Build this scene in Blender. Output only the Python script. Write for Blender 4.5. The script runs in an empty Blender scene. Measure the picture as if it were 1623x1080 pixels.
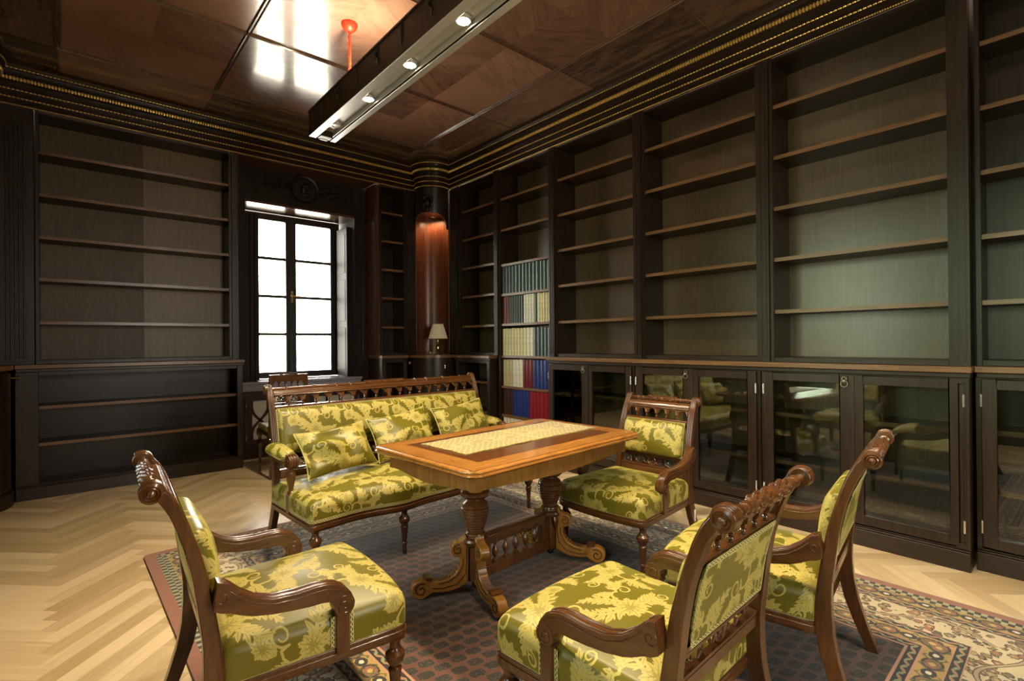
import bpy, bmesh, math, random
import numpy as np
from mathutils import Vector, Matrix
random.seed(7)
PI = math.pi
SC = bpy.context.scene
COL = SC.collection
sin, cos = math.sin, math.cos

# ------------------------------------------------------------------ mesh builder
class MB:
    def __init__(s): s.v = []; s.f = []; s.uv = []; s.hasuv = False
    def add(s, V, F, UV=None):
        b = len(s.v); s.v += [tuple(p) for p in V]; s.f += [tuple(i + b for i in q) for q in F]
        if UV is None: s.uv += [(0.0, 0.0)] * len(V)
        else: s.uv += list(UV); s.hasuv = True
        return s
    def box(s, x0, x1, y0, y1, z0, z1):
        if x0 > x1: x0, x1 = x1, x0
        if y0 > y1: y0, y1 = y1, y0
        if z0 > z1: z0, z1 = z1, z0
        V = [(x0,y0,z0),(x1,y0,z0),(x1,y1,z0),(x0,y1,z0),(x0,y0,z1),(x1,y0,z1),(x1,y1,z1),(x0,y1,z1)]
        return s.add(V, [(0,3,2,1),(4,5,6,7),(0,1,5,4),(1,2,6,5),(2,3,7,6),(3,0,4,7)])
    def lathe(s, prof, c=(0,0,0), axis='z', seg=20, squash=1.0):
        V, F = [], []
        n = len(prof)
        for r, h in prof:
            for k in range(seg):
                a = 2*PI*k/seg; p, q = r*cos(a), r*sin(a)*squash
                if axis == 'z': V.append((c[0]+p, c[1]+q, c[2]+h))
                elif axis == 'x': V.append((c[0]+h, c[1]+p, c[2]+q))
                else: V.append((c[0]+q, c[1]+h, c[2]+p))
        for i in range(n-1):
            for k in range(seg):
                k2 = (k+1) % seg
                F.append((i*seg+k, i*seg+k2, (i+1)*seg+k2, (i+1)*seg+k))
        F.append(tuple(reversed(range(seg)))); F.append(tuple((n-1)*seg+k for k in range(seg)))
        return s.add(V, F)
    def tube(s, pts, r, seg=8, closed=False, flat=1.0):
        pts = [Vector(p) for p in pts]; n = len(pts)
        R = r if isinstance(r, (list, tuple)) else [r]*n
        V, F = [], []
        up = None
        for i, p in enumerate(pts):
            if closed: t = pts[(i+1) % n] - pts[i-1]
            else: t = pts[min(i+1, n-1)] - pts[max(i-1, 0)]
            if t.length < 1e-9: t = Vector((0,0,1))
            t.normalize()
            if up is None:
                up = Vector((0,0,1)) if abs(t.z) < .9 else Vector((1,0,0))
            a = t.cross(up)
            if a.length < 1e-6: a = t.orthogonal()
            a.normalize(); b = a.cross(t); up = b
            for k in range(seg):
                w = 2*PI*k/seg
                V.append(p + a*cos(w)*R[i] + b*sin(w)*R[i]*flat)
        m = n if closed else n-1
        for i in range(m):
            j = (i+1) % n
            for k in range(seg):
                k2 = (k+1) % seg
                F.append((i*seg+k, i*seg+k2, j*seg+k2, j*seg+k))
        if not closed:
            F.append(tuple(reversed(range(seg)))); F.append(tuple((n-1)*seg+k for k in range(seg)))
        return s.add(V, F)
    def strip(s, A, B, n0, n1, closed=False):
        """solid between two edge curves A, B, thickened from n0 to n1 (vectors or lists)"""
        n = len(A); V, F = [], []
        g = lambda q, i: Vector(q[i]) if isinstance(q, list) else Vector(q)
        for i in range(n):
            a, b = Vector(A[i]), Vector(B[i])
            V += [a+g(n0,i), b+g(n0,i), b+g(n1,i), a+g(n1,i)]
        m = n if closed else n-1
        for i in range(m):
            j = (i+1) % n
            for k in range(4):
                k2 = (k+1) % 4
                F.append((i*4+k, i*4+k2, j*4+k2, j*4+k))
        if not closed:
            F.append((3,2,1,0)); e = (n-1)*4; F.append((e, e+1, e+2, e+3))
        return s.add(V, F)
    def prism(s, poly, fn, h0, h1):
        """polygon (a,b) extruded from h0 to h1; fn(a,b,h) -> xyz"""
        n = len(poly)
        V = [fn(a, b, h0) for a, b in poly] + [fn(a, b, h1) for a, b in poly]
        F = [tuple(reversed(range(n))), tuple(range(n, 2*n))]
        F += [(i, (i+1) % n, n+(i+1) % n, n+i) for i in range(n)]
        return s.add(V, F)
    def loft(s, rings, caps=True):
        n = len(rings[0]); V, F = [], []
        for r in rings: V += [tuple(p) for p in r]
        for i in range(len(rings)-1):
            for k in range(n):
                k2 = (k+1) % n
                F.append((i*n+k, i*n+k2, (i+1)*n+k2, (i+1)*n+k))
        if caps:
            F.append(tuple(reversed(range(n)))); F.append(tuple((len(rings)-1)*n+k for k in range(n)))
        return s.add(V, F)
    def sheet(s, fn, us, vs, uv=None):
        nu, nv = len(us), len(vs)
        V = [fn(u, v) for u in us for v in vs]
        UV = [uv(u, v) for u in us for v in vs] if uv else None
        F = [(i*nv+j, (i+1)*nv+j, (i+1)*nv+j+1, i*nv+j+1) for i in range(nu-1) for j in range(nv-1)]
        return s.add(V, F, UV)
    def ball(s, c, r, seg=10, rings=6, sc=(1,1,1)):
        V, F = [], []
        for i in range(rings+1):
            th = PI*i/rings
            for k in range(seg):
                a = 2*PI*k/seg
                V.append((c[0]+r*sc[0]*sin(th)*cos(a), c[1]+r*sc[1]*sin(th)*sin(a), c[2]+r*sc[2]*cos(th)))
        for i in range(rings):
            for k in range(seg):
                k2 = (k+1) % seg
                F.append((i*seg+k, (i+1)*seg+k, (i+1)*seg+k2, i*seg+k2))
        return s.add(V, F)
    def xform(s, M):
        s.v = [tuple(M @ Vector(p)) for p in s.v]; return s

def lin(a, b, n): return [a + (b-a)*i/(n-1) for i in range(n)]

def tag(o, label=None, cat=None, group=None, kind=None):
    if label: o['label'] = label
    if cat: o['category'] = cat
    if group: o['group'] = group
    if kind: o['kind'] = kind
    return o
def build(name, mb, mat, parent=None, world=False, bevel=0, smooth=35, label=None, kind=None):
    off = Vector((0,0,0))
    if world and parent is not None:
        p = parent
        while p is not None: off += p.location; p = p.parent
    me = bpy.data.meshes.new(name)
    V = [(x-off.x, y-off.y, z-off.z) for x, y, z in mb.v]
    me.from_pydata(V, [], mb.f)
    bm = bmesh.new(); bm.from_mesh(me)
    bmesh.ops.remove_doubles(bm, verts=bm.verts, dist=1e-6)if not mb.hasuv else None
    bmesh.ops.recalc_face_normals(bm, faces=bm.faces)
    bm.to_mesh(me); bm.free()
    if mb.hasuv:
        uvl = me.uv_layers.new(name='UVMap')
        idx = np.empty(len(me.loops), dtype=np.int32); me.loops.foreach_get('vertex_index', idx)
        uvl.data.foreach_set('uv', np.array(mb.uv, dtype=np.float32)[idx].ravel())
    me.materials.append(mat)
    me.shade_smooth(); me.set_sharp_from_angle(angle=math.radians(smooth))
    o = bpy.data.objects.new(name, me); COL.objects.link(o)
    if parent is not None: o.parent = parent
    if bevel:
        b = o.modifiers.new('edge', 'BEVEL'); b.width = bevel; b.segments = 2
        b.limit_method = 'ANGLE'; b.angle_limit = math.radians(50); b.harden_normals = False
    if label: o['label'] = label
    if kind: o['kind'] = kind
    return o
def thing(name, label, cat, loc=(0,0,0), rot=0.0, group=None):
    o = bpy.data.objects.new(name, None); COL.objects.link(o)
    o.empty_display_size = .1
    o.location = loc; o.rotation_euler = (0, 0, rot)
    return tag(o, label, cat, group)
def struct(name, mb, mat, parent=None, **k):
    return build(name, mb, mat, parent, kind='structure', **k)
def copy_tree(o, parent=None):
    c = o.copy(); COL.objects.link(c)
    if parent is not None: c.parent = parent
    for ch in list(o.children): copy_tree(ch, c)
    return c

# ------------------------------------------------------------------ materials
def newmat(name):
    m = bpy.data.materials.new(name); m.use_nodes = True
    nt = m.node_tree; nt.nodes.clear()
    out = nt.nodes.new('ShaderNodeOutputMaterial'); b = nt.nodes.new('ShaderNodeBsdfPrincipled')
    nt.links.new(b.outputs[0], out.inputs[0])
    return m, nt, b
def N(nt, t, **k):
    n = nt.nodes.new(t)
    for a, v in k.items():
        if a.startswith('i_'): n.inputs[a[2:].replace('_', ' ')].default_value = v
        else: setattr(n, a, v)
    return n
def math_(nt, op, a, b=None, c=None):
    n = nt.nodes.new('ShaderNodeMath'); n.operation = op
    for i, x in enumerate((a, b, c)):
        if x is None: continue
        if hasattr(x, 'is_output'): nt.links.new(x, n.inputs[i])
        else: n.inputs[i].default_value = x
    return n.outputs[0]
def mixc(nt, f, a, b, mode='MIX'):
    n = nt.nodes.new('ShaderNodeMix'); n.data_type = 'RGBA'; n.blend_type = mode
    for sock, x in ((n.inputs[0], f), (n.inputs[6], a), (n.inputs[7], b)):
        if hasattr(x, 'is_output'): nt.links.new(x, sock)
        elif isinstance(x, (tuple, list)): sock.default_value = (*x[:3], 1)
        else: sock.default_value = x
    return n.outputs[2]
def ramp(nt, fac, stops):
    n = nt.nodes.new('ShaderNodeValToRGB'); nt.links.new(fac, n.inputs[0])
    e = n.color_ramp.elements
    while len(e) > 1: e.remove(e[-1])
    e[0].position, e[0].color = stops[0][0], (*stops[0][1], 1)
    for p, c in stops[1:]:
        q = e.new(p); q.color = (*c, 1)
    return n.outputs[0]
def wood(name, c0, c1, axis='z', rough=.3, scale=1.0, coat=.0, stretch=18, bump=.0, spec=.5, dist=1.5):
    m, nt, b = newmat(name)
    tc = N(nt, 'ShaderNodeTexCoord'); mp = N(nt, 'ShaderNodeMapping')
    s = [stretch*scale]*3; s['xyz'.index(axis)] = 1.2*scale
    mp.inputs['Scale'].default_value = s
    nt.links.new(tc.outputs['Object'], mp.inputs[0])
    n1 = N(nt, 'ShaderNodeTexNoise', i_Scale=1.6, i_Detail=5.0, i_Roughness=.62, i_Distortion=dist)
    nt.links.new(mp.outputs[0], n1.inputs['Vector'])
    n2 = N(nt, 'ShaderNodeTexNoise', i_Scale=9.0, i_Detail=3.0, i_Roughness=.6)
    nt.links.new(mp.outputs[0], n2.inputs['Vector'])
    f = math_(nt, 'ADD', math_(nt, 'MULTIPLY', n1.outputs['Fac'], .75), math_(nt, 'MULTIPLY', n2.outputs['Fac'], .25))
    mid = tuple((a+d)/2 for a, d in zip(c0, c1))
    col = ramp(nt, f, [(.32, c0), (.5, mid), (.68, c1)])
    nt.links.new(col, b.inputs['Base Color'])
    b.inputs['Roughness'].default_value = rough
    b.inputs['Coat Weight'].default_value = coat; b.inputs['Coat Roughness'].default_value = .12
    b.inputs['Specular IOR Level'].default_value = spec
    if bump:
        bp = N(nt, 'ShaderNodeBump', i_Strength=bump, i_Distance=.002)
        nt.links.new(n2.outputs['Fac'], bp.inputs['Height']); nt.links.new(bp.outputs[0], b.inputs['Normal'])
    return m
def plain(name, c, rough=.5, metal=0, spec=.5, emit=None, es=0):
    m, nt, b = newmat(name)
    b.inputs['Base Color'].default_value = (*c, 1); b.inputs['Roughness'].default_value = rough
    b.inputs['Metallic'].default_value = metal; b.inputs['Specular IOR Level'].default_value = spec
    if emit:
        b.inputs['Emission Color'].default_value = (*emit, 1); b.inputs['Emission Strength'].default_value = es
    return m
def noisy(name, c0, c1, scale, rough=.5, metal=0, bump=0):
    m, nt, b = newmat(name)
    tc = N(nt, 'ShaderNodeTexCoord'); n1 = N(nt, 'ShaderNodeTexNoise', i_Scale=scale, i_Detail=3.0)
    nt.links.new(tc.outputs['Object'], n1.inputs['Vector'])
    nt.links.new(ramp(nt, n1.outputs['Fac'], [(.35, c0), (.65, c1)]), b.inputs['Base Color'])
    b.inputs['Roughness'].default_value = rough; b.inputs['Metallic'].default_value = metal
    if bump:
        bp = N(nt, 'ShaderNodeBump', i_Strength=bump, i_Distance=.002)
        nt.links.new(n1.outputs['Fac'], bp.inputs['Height']); nt.links.new(bp.outputs[0], b.inputs['Normal'])
    return m
def glass(name, tint=(.93,.96,.94), refl=.9):
    m = bpy.data.materials.new(name); m.use_nodes = True; nt = m.node_tree; nt.nodes.clear()
    out = N(nt, 'ShaderNodeOutputMaterial'); tr = N(nt, 'ShaderNodeBsdfTransparent'); gl = N(nt, 'ShaderNodeBsdfGlossy')
    tr.inputs[0].default_value = (*tint, 1); gl.inputs['Roughness'].default_value = .0
    gl.inputs[0].default_value = (refl, refl, refl, 1)
    fr = N(nt, 'ShaderNodeFresnel', i_IOR=1.5); mx = N(nt, 'ShaderNodeMixShader')
    f = math_(nt, 'MINIMUM', math_(nt, 'MULTIPLY', fr.outputs[0], 1.8), 1.0)
    nt.links.new(f, mx.inputs[0]); nt.links.new(tr.outputs[0], mx.inputs[1]); nt.links.new(gl.outputs[0], mx.inputs[2])
    nt.links.new(mx.outputs[0], out.inputs[0]); return m

DK0, DK1 = (.012,.0065,.0045), (.038,.022,.014)
M = {}
M['dark_z'] = wood('dark stained oak upright', DK0, DK1, 'z', .32, 1.0, spec=.38)
M['dark_x'] = wood('dark stained oak along x', DK0, DK1, 'x', .36, 1.0, spec=.38)
M['dark_y'] = wood('dark stained oak along y', DK0, DK1, 'y', .36, 1.0, spec=.38)
M['edge_x'] = wood('shelf oak along x', (.10,.048,.021), (.23,.120,.055), 'x', .28, 1.0)  # light on the shelf edges is put into this warm tone; worktops share it
M['edge_y'] = wood('shelf oak along y', (.10,.048,.021), (.23,.120,.055), 'y', .28, 1.0)
M['back'] = wood('oak veneer back', (.072,.043,.025), (.150,.094,.054), 'z', .28, 1.4, stretch=26, spec=.8)
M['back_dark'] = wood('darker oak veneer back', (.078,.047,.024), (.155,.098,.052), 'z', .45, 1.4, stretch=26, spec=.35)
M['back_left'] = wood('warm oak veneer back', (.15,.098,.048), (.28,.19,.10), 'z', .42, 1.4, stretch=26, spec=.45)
M['niche'] = wood('mahogany niche veneer', (.060,.017,.008), (.20,.060,.022), 'z', .30, .8)
M['walnut'] = wood('polished walnut', (.046,.016,.0045), (.112,.042,.0105), 'z', .24, 1.6, coat=.28, stretch=10)
M['walnut_x'] = wood('polished walnut along x', (.046,.016,.0045), (.112,.042,.0105), 'x', .24, 1.6, coat=.28, stretch=10)
M['walnut_y'] = wood('polished walnut along y', (.048,.017,.0045), (.118,.044,.011), 'y', .24, 1.6, coat=.28, stretch=10)
M['table_band'] = wood('golden walnut banding', (.22,.084,.014), (.42,.182,.038), 'x', .20, 2.0, coat=.5, stretch=6)
M['table_band_y'] = wood('golden walnut banding across', (.22,.084,.014), (.42,.182,.038), 'y', .20, 2.0, coat=.5, stretch=6)
M['table_inner'] = wood('dark walnut panel', (.055,.018,.006), (.16,.058,.016), 'x', .16, 2.0, coat=.5, stretch=7)
M['apron'] = wood('figured walnut apron', (.14,.055,.010), (.27,.122,.026), 'z', .26, 1.6, coat=.4, stretch=5)
M['table_leg'] = wood('carved walnut base', (.045,.016,.005), (.16,.062,.017), 'z', .28, 2.2, coat=.3, stretch=8)
M['scroll'] = wood('golden walnut scroll', (.20,.085,.012), (.40,.18,.032), 'z', .28, 1.4, coat=.3, stretch=5)
M['black_carve'] = plain('blackened carving', (.012,.009,.007), .42, spec=.35)
M['gold'] = noisy('gilt beading', (.78,.47,.10), (1.0,.74,.26), 60, .30, .45)
M['brass'] = plain('polished brass', (.80,.58,.20), .22, 1)
M['nickel'] = plain('pale nickel hinge', (.75,.72,.66), .25, .9)
M['iron'] = plain('antique bronze ring', (.30,.27,.20), .35, .9)
M['black_gap'] = plain('black groove', (.004,.003,.003), .5)
M['shade'] = None
M['white_paint'] = plain('white paint', (.72,.70,.66), .45)
M['stone_sill'] = plain('blue grey stone sill', (.30,.31,.38), .16)
M['glass'] = glass('cabinet glass', (.90,.93,.90))
M['wglass'] = glass('window glass', (.97,.98,.98))
M['grille'] = noisy('perforated metal grille', (.45,.44,.43), (.62,.60,.58), 90, .4, .2)
M['red'] = plain('red silk cord', (.62,.035,.012), .45)
M['alu'] = plain('satin metal trough', (.66,.66,.66), .30, .6)
M['white_metal'] = plain('white lacquered edge', (.82,.80,.78), .3)
M['lampglow'] = plain('lit halogen lens', (1,1,1), .3, emit=(1.0,.83,.55), es=60)
M['lampoff'] = plain('frosted lens', (.85,.85,.82), .25)
M['sticker'] = plain('white paper tag', (.75,.75,.72), .6)
M['lining'] = plain('black webbing', (.02,.02,.018), .8)

# ------------------------------------------------------------------ damask tile (signed distances, drawn once)
TX, TY = .46, .52
TS = .78
def make_tile():
    res = .0016
    nx, ny = int(TX/res), int(TY/res)
    X, Y = np.meshgrid((np.arange(nx)+.5)*TX/nx, (np.arange(ny)+.5)*TY/ny, indexing='ij')
    D = np.full(X.shape, .05); VN = np.full(X.shape, .05)
    def rel(cx, cy, ang):
        dx = (X-cx+TX/2) % TX - TX/2; dy = (Y-cy+TY/2) % TY - TY/2
        c, s_ = cos(ang), sin(ang)
        return dx*c+dy*s_, -dx*s_+dy*c
    def lobe(cx, cy, ang, a, b, vein=True):
        nonlocal D, VN
        x, y = rel(cx, cy, ang)
        t = np.clip(x/a, -1.6, 1.6)
        d = (np.abs(y)-b*(1-t*t))*.8
        inside = (d < .0) & (np.abs(t) < .82)
        D = np.minimum(D, d)
        if vein: VN = np.where(inside, np.minimum(np.where(d < -.001, np.abs(y), .05), .05), np.where(d < -.0015, VN, VN))
    def disc(cx, cy, r):
        nonlocal D
        x, y = rel(cx, cy, 0); D = np.minimum(D, np.hypot(x, y)-r)
    def stroke(pts, r0, r1):
        nonlocal D
        n = len(pts)
        for i in range(n-1):
            (x0, y0), (x1, y1) = pts[i], pts[i+1]
            L = math.hypot(x1-x0, y1-y0)
            x, y = rel((x0+x1)/2, (y0+y1)/2, math.atan2(y1-y0, x1-x0))
            q = np.hypot(np.maximum(np.abs(x)-L/2, 0), y)
            D = np.minimum(D, q-(r0+(r1-r0)*i/(n-1)))
    def leaf(x, y, ang, L, w, curl, n=4):
        a = ang; st = L/n
        for i in range(n):
            t = (i+.35)/n; wt = w*.86*(.62+1.5*t*(1-t))*(1.10-.50*t)
            for s, kk in ((1, 1.12), (-1, .92)):
                th = a+s*(.92-.30*t); wk = wt*kk
                lobe(x+cos(th)*wk*.56, y+sin(th)*wk*.56, th, wk*.66, wk*.215)
                th2 = a+s*(1.45-.3*t)
                lobe(x+cos(th2)*wk*.40, y+sin(th2)*wk*.40, th2, wk*.40, wk*.085, False)
            x2, y2 = x+cos(a)*st, y+sin(a)*st
            stroke([(x, y), (x2, y2)], w*.11*(1-t*.6), w*.09*(1-t*.6))
            x, y = x2, y2; a += curl/n
        lobe(x+cos(a)*st*.45, y+sin(a)*st*.45, a, st*1.0, w*.12)
        for s in (1, -1): lobe(x+cos(a+s*.6)*st*.2, y+sin(a+s*.6)*st*.2, a+s*.6, st*.8, w*.12, False)
    def spiral(P, cx, cy, r, th0, turns, r0, r1, lead=()):
        pts = [P(*q) for q in lead]+[P(cx+r*(1-.66*i/26)*cos(th0+turns*2*PI*i/26), cy+r*(1-.66*i/26)*sin(th0+turns*2*PI*i/26)) for i in range(27)]
        stroke(pts, r0, r1)
    def flower(ox, oy, k_, A):
        nonlocal VN
        VN = np.where(np.hypot(*rel(ox, oy, 0)) < .050*k_, .05, VN)
        for k in range(11):
            a = A(2*PI*k/11); rr = (.040 if k % 2 else .034)*k_
            lobe(ox+cos(a)*rr, oy+sin(a)*rr, a, .030*k_, .0150*k_)
            lobe(ox+cos(a+.12)*rr*1.05, oy+sin(a+.12)*rr*1.05, a+.35, .024*k_, .008*k_, False)
        for R_, m, pa, pb in ((.024, 8, .018, .0105), (.010, 6, .012, .008)):
            for k in range(m):
                a = A(2*PI*k/m+.3)
                x, y = rel(ox+cos(a)*R_*k_, oy+sin(a)*R_*k_, a)
                d = np.abs((np.abs(y)-pb*k_*(1-np.clip(x/(pa*k_), -1.3, 1.3)**2))*.8)
                VN = np.where((np.abs(x) < pa*k_), np.minimum(VN, d+.0003), VN)
        disc(ox, oy, .030*k_)
    def group(ox, oy, fl, rot):
        nonlocal VN
        c, s_ = cos(rot), sin(rot)
        P = lambda x, y: (ox+fl*(x*c-y*s_), oy+(x*s_+y*c))
        A = lambda a: (a+rot) if fl > 0 else PI-(a+rot)
        spiral(P, -.100, -.085, .040, .2, -1.25, .0058, .0030, [(.0,-.03), (.012,-.075), (.000,-.112), (-.03,-.125), (-.058,-.115)])
        spiral(P, .118, .070, .036, 2.6, -1.2, .0055, .0026, [(.01,.03), (.028,.07), (.055,.10), (.078,.098)])
        spiral(P, .155, -.075, .028, 2.9, 1.2, .005, .0026, [(.03,-.02), (.075,-.045), (.11,-.05), (.128,-.06)])
        for (x, y, a, L, w, k) in [(.040, -.025, -.50, .105, .060, .9), (-.040, .025, 2.55, .125, .066, -1.1), (.015, .060, 1.65, .125, .062, .9),
                                   (.005, -.112, -1.45, .105, .060, -.9), (.10, .108, .35, .085, .048, -.8),
                                   (.060, .095, 1.9, .060, .036, .4), (-.07, -.128, -2.2, .065, .040, .7), (.10, -.055, -1.5, .055, .034, -.4)]:
            p = P(x, y); leaf(p[0], p[1], A(a), L, w, k*fl)
        flower(ox, oy, .98, A)
        q = P(-.145, .118); flower(q[0], q[1], .60, A)
    group(TX*.25, TY*.25, 1, .25); group(TX*.75, TY*.75, -1, .25)
    group(TX*.72, TY*.22, -1, 2.2) if False else None
    return D, VN
TILE_D, TILE_V = make_tile()
def tile_sample(u, v):
    out = []
    nx, ny = TILE_D.shape
    x = (np.asarray(u)/(TX*TS) % 1.0)*nx-.5; y = (np.asarray(v)/(TY*TS) % 1.0)*ny-.5
    i0 = np.floor(x).astype(int); j0 = np.floor(y).astype(int); fx = x-i0; fy = y-j0
    for T in (TILE_D, TILE_V):
        g = lambda i, j: T[i % nx, j % ny]
        out.append(((1-fx)*(1-fy)*g(i0, j0)+fx*(1-fy)*g(i0+1, j0)+(1-fx)*fy*g(i0, j0+1)+fx*fy*g(i0+1, j0+1))*TS)
    return out
def damask_mat(name, g0, g1, leaf, leaf2, rough=.36):
    m, nt, b = newmat(name)
    at = N(nt, 'ShaderNodeAttribute', attribute_name='damask'); sx = N(nt, 'ShaderNodeSeparateColor')
    nt.links.new(at.outputs['Color'], sx.inputs[0])
    f = N(nt, 'ShaderNodeMapRange', interpolation_type='SMOOTHSTEP'); f.inputs[1].default_value = .5-.0007*20; f.inputs[2].default_value = .5+.0007*20
    f.inputs[3].default_value = 1; f.inputs[4].default_value = 0
    nt.links.new(sx.outputs[0], f.inputs[0])
    v = N(nt, 'ShaderNodeMapRange', interpolation_type='SMOOTHSTEP'); v.inputs[1].default_value = .0007*20; v.inputs[2].default_value = .0019*20
    v.inputs[3].default_value = .62; v.inputs[4].default_value = 0
    nt.links.new(sx.outputs[1], v.inputs[0])
    tc = N(nt, 'ShaderNodeTexCoord'); nz = N(nt, 'ShaderNodeTexNoise', i_Scale=420.0, i_Detail=2.0); nt.links.new(tc.outputs['UV'], nz.inputs['Vector'])
    lc = mixc(nt, nz.outputs['Fac'], leaf, leaf2)
    lc = mixc(nt, v.outputs[0], lc, g1)
    gc = mixc(nt, nz.outputs['Fac'], g0, g1)
    nt.links.new(mixc(nt, f.outputs[0], gc, lc), b.inputs['Base Color'])
    rr = math_(nt, 'ADD', math_(nt, 'MULTIPLY', f.outputs[0], .14), rough)
    nt.links.new(rr, b.inputs['Roughness'])
    b.inputs['Specular IOR Level'].default_value = .42
    b.inputs['Sheen Weight'].default_value = .30; b.inputs['Sheen Roughness'].default_value = .35
    b.inputs['Sheen Tint'].default_value = (.80, .82, .22, 1)
    bp = N(nt, 'ShaderNodeBump', i_Strength=.25, i_Distance=.0012)
    nt.links.new(math_(nt, 'SUBTRACT', f.outputs[0], math_(nt, 'MULTIPLY', v.outputs[0], .8)), bp.inputs['Height']); nt.links.new(bp.outputs[0], b.inputs['Normal'])
    return m
M['damask'] = damask_mat('olive and gold damask', (.105,.090,.006), (.150,.125,.010), (.375,.308,.068), (.435,.362,.105))
def cloth(name, P, UV, mat, parent, wrap_cols=False, label=None):
    """P: (nu,nv,3) array, UV: (nu,nv,2) in metres -> dense mesh carrying the damask distances"""
    nu, nv = P.shape[:2]
    me = bpy.data.meshes.new(name)
    idx = np.arange(nu*nv).reshape(nu, nv)
    F = np.stack([idx[:-1,:-1], idx[1:,:-1], idx[1:,1:], idx[:-1,1:]], -1).reshape(-1, 4)
    me.vertices.add(nu*nv); me.vertices.foreach_set('co', P.astype(np.float32).ravel())
    me.loops.add(F.size); me.loops.foreach_set('vertex_index', F.astype(np.int32).ravel())
    me.polygons.add(len(F)); me.polygons.foreach_set('loop_start', np.arange(0, F.size, 4, dtype=np.int32))
    me.update(calc_edges=True)
    d, v = tile_sample(UV[..., 0], UV[..., 1])
    c = np.ones((nu*nv, 4), np.float32)
    c[:, 0] = np.clip(.5+d.ravel()*20, 0, 1); c[:, 1] = np.clip(v.ravel()*20, 0, 1); c[:, 2] = 0
    at = me.color_attributes.new('damask', 'FLOAT_COLOR', 'POINT'); at.data.foreach_set('color', c.ravel())
    ul = me.uv_layers.new(name='UVMap'); ul.data.foreach_set('uv', UV.reshape(-1, 2)[F.ravel()].astype(np.float32).ravel())
    me.materials.append(mat); me.shade_smooth()
    bm = bmesh.new(); bm.from_mesh(me); bmesh.ops.remove_doubles(bm, verts=bm.verts, dist=1e-7); bmesh.ops.recalc_face_normals(bm, faces=bm.faces); bm.to_mesh(me); bm.free()
    o = bpy.data.objects.new(name, me); COL.objects.link(o); o.parent = parent
    if label: o['label'] = label
    return o
def cushion(n, outline, c, zt, side, dome, r, fn, uv0=(0,0), dom_pow=2.0, nv=None):
    """domed upholstery: square grid -> top, rolled edge, sides. outline(qx,qy)->(a,b); fn(a,b,h)->xyz arrays"""
    nv = nv or n
    u, v = np.meshgrid(np.linspace(-1, 1, n), np.linspace(-1, 1, nv), indexing='ij')
    m = np.maximum(np.abs(u), np.abs(v)); mm = np.where(m < 1e-9, 1, m)
    a, b = outline(u/mm, v/mm)
    da, db = a-c[0], b-c[1]; R = np.hypot(da, db)
    arc = PI/2*r
    L = (R-r)+arc+side
    s = m*L
    top = s <= (R-r); rol = (~top) & (s <= R-r+arc); sd = s > R-r+arc
    th = np.clip((s-(R-r))/r, 0, PI/2)
    lat = np.where(top, s, np.where(rol, R-r+r*np.sin(th), R))
    # dome
    q = np.clip(lat/R, 0, 1)
    hd = dome*(1-q**dom_pow)
    h = np.where(top, zt, np.where(rol, zt-r*(1-np.cos(th)), zt-r-(s-(R-r)-arc)))+np.where(sd, 0, hd)
    ua, ub = c[0]+da/R*s, c[1]+db/R*s
    A, B = c[0]+da/R*lat, c[1]+db/R*lat
    P = np.stack(fn(A, B, h), -1); UV = np.stack([ua+uv0[0], ub+uv0[1]], -1)
    return P, UV
def superq(qx, qy, p=9):
    k = (np.abs(qx)**p+np.abs(qy)**p)**(1/p)
    return qx/k, qy/k

# ------------------------------------------------------------------ other fabric / floor materials
def trim_mat():
    m, nt, b = newmat('woven gimp braid')
    uv = N(nt, 'ShaderNodeUVMap'); sp = N(nt, 'ShaderNodeSeparateXYZ'); nt.links.new(uv.outputs[0], sp.inputs[0])
    u = math_(nt, 'FRACT', math_(nt, 'DIVIDE', sp.outputs[0], .015))
    zz = math_(nt, 'ABSOLUTE', math_(nt, 'SUBTRACT', u, .5))
    v = sp.outputs[1]
    d = math_(nt, 'ABSOLUTE', math_(nt, 'SUBTRACT', v, math_(nt, 'ADD', .28, math_(nt, 'MULTIPLY', zz, .88))))
    f = math_(nt, 'LESS_THAN', d, .13)
    e = math_(nt, 'GREATER_THAN', math_(nt, 'ABSOLUTE', math_(nt, 'SUBTRACT', v, .5)), .36)
    f = math_(nt, 'MAXIMUM', f, e)
    nt.links.new(mixc(nt, f, (.075,.075,.018), (.60,.53,.20)), b.inputs['Base Color']); b.inputs['Roughness'].default_value = .7
    return m
M['gimp'] = trim_mat()
def shade_mat():
    m, nt, b = newmat('pleated cream shade')
    b.inputs['Base Color'].default_value = (.86,.75,.60,1); b.inputs['Roughness'].default_value = .8
    return m
M['shade'] = shade_mat()
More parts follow.
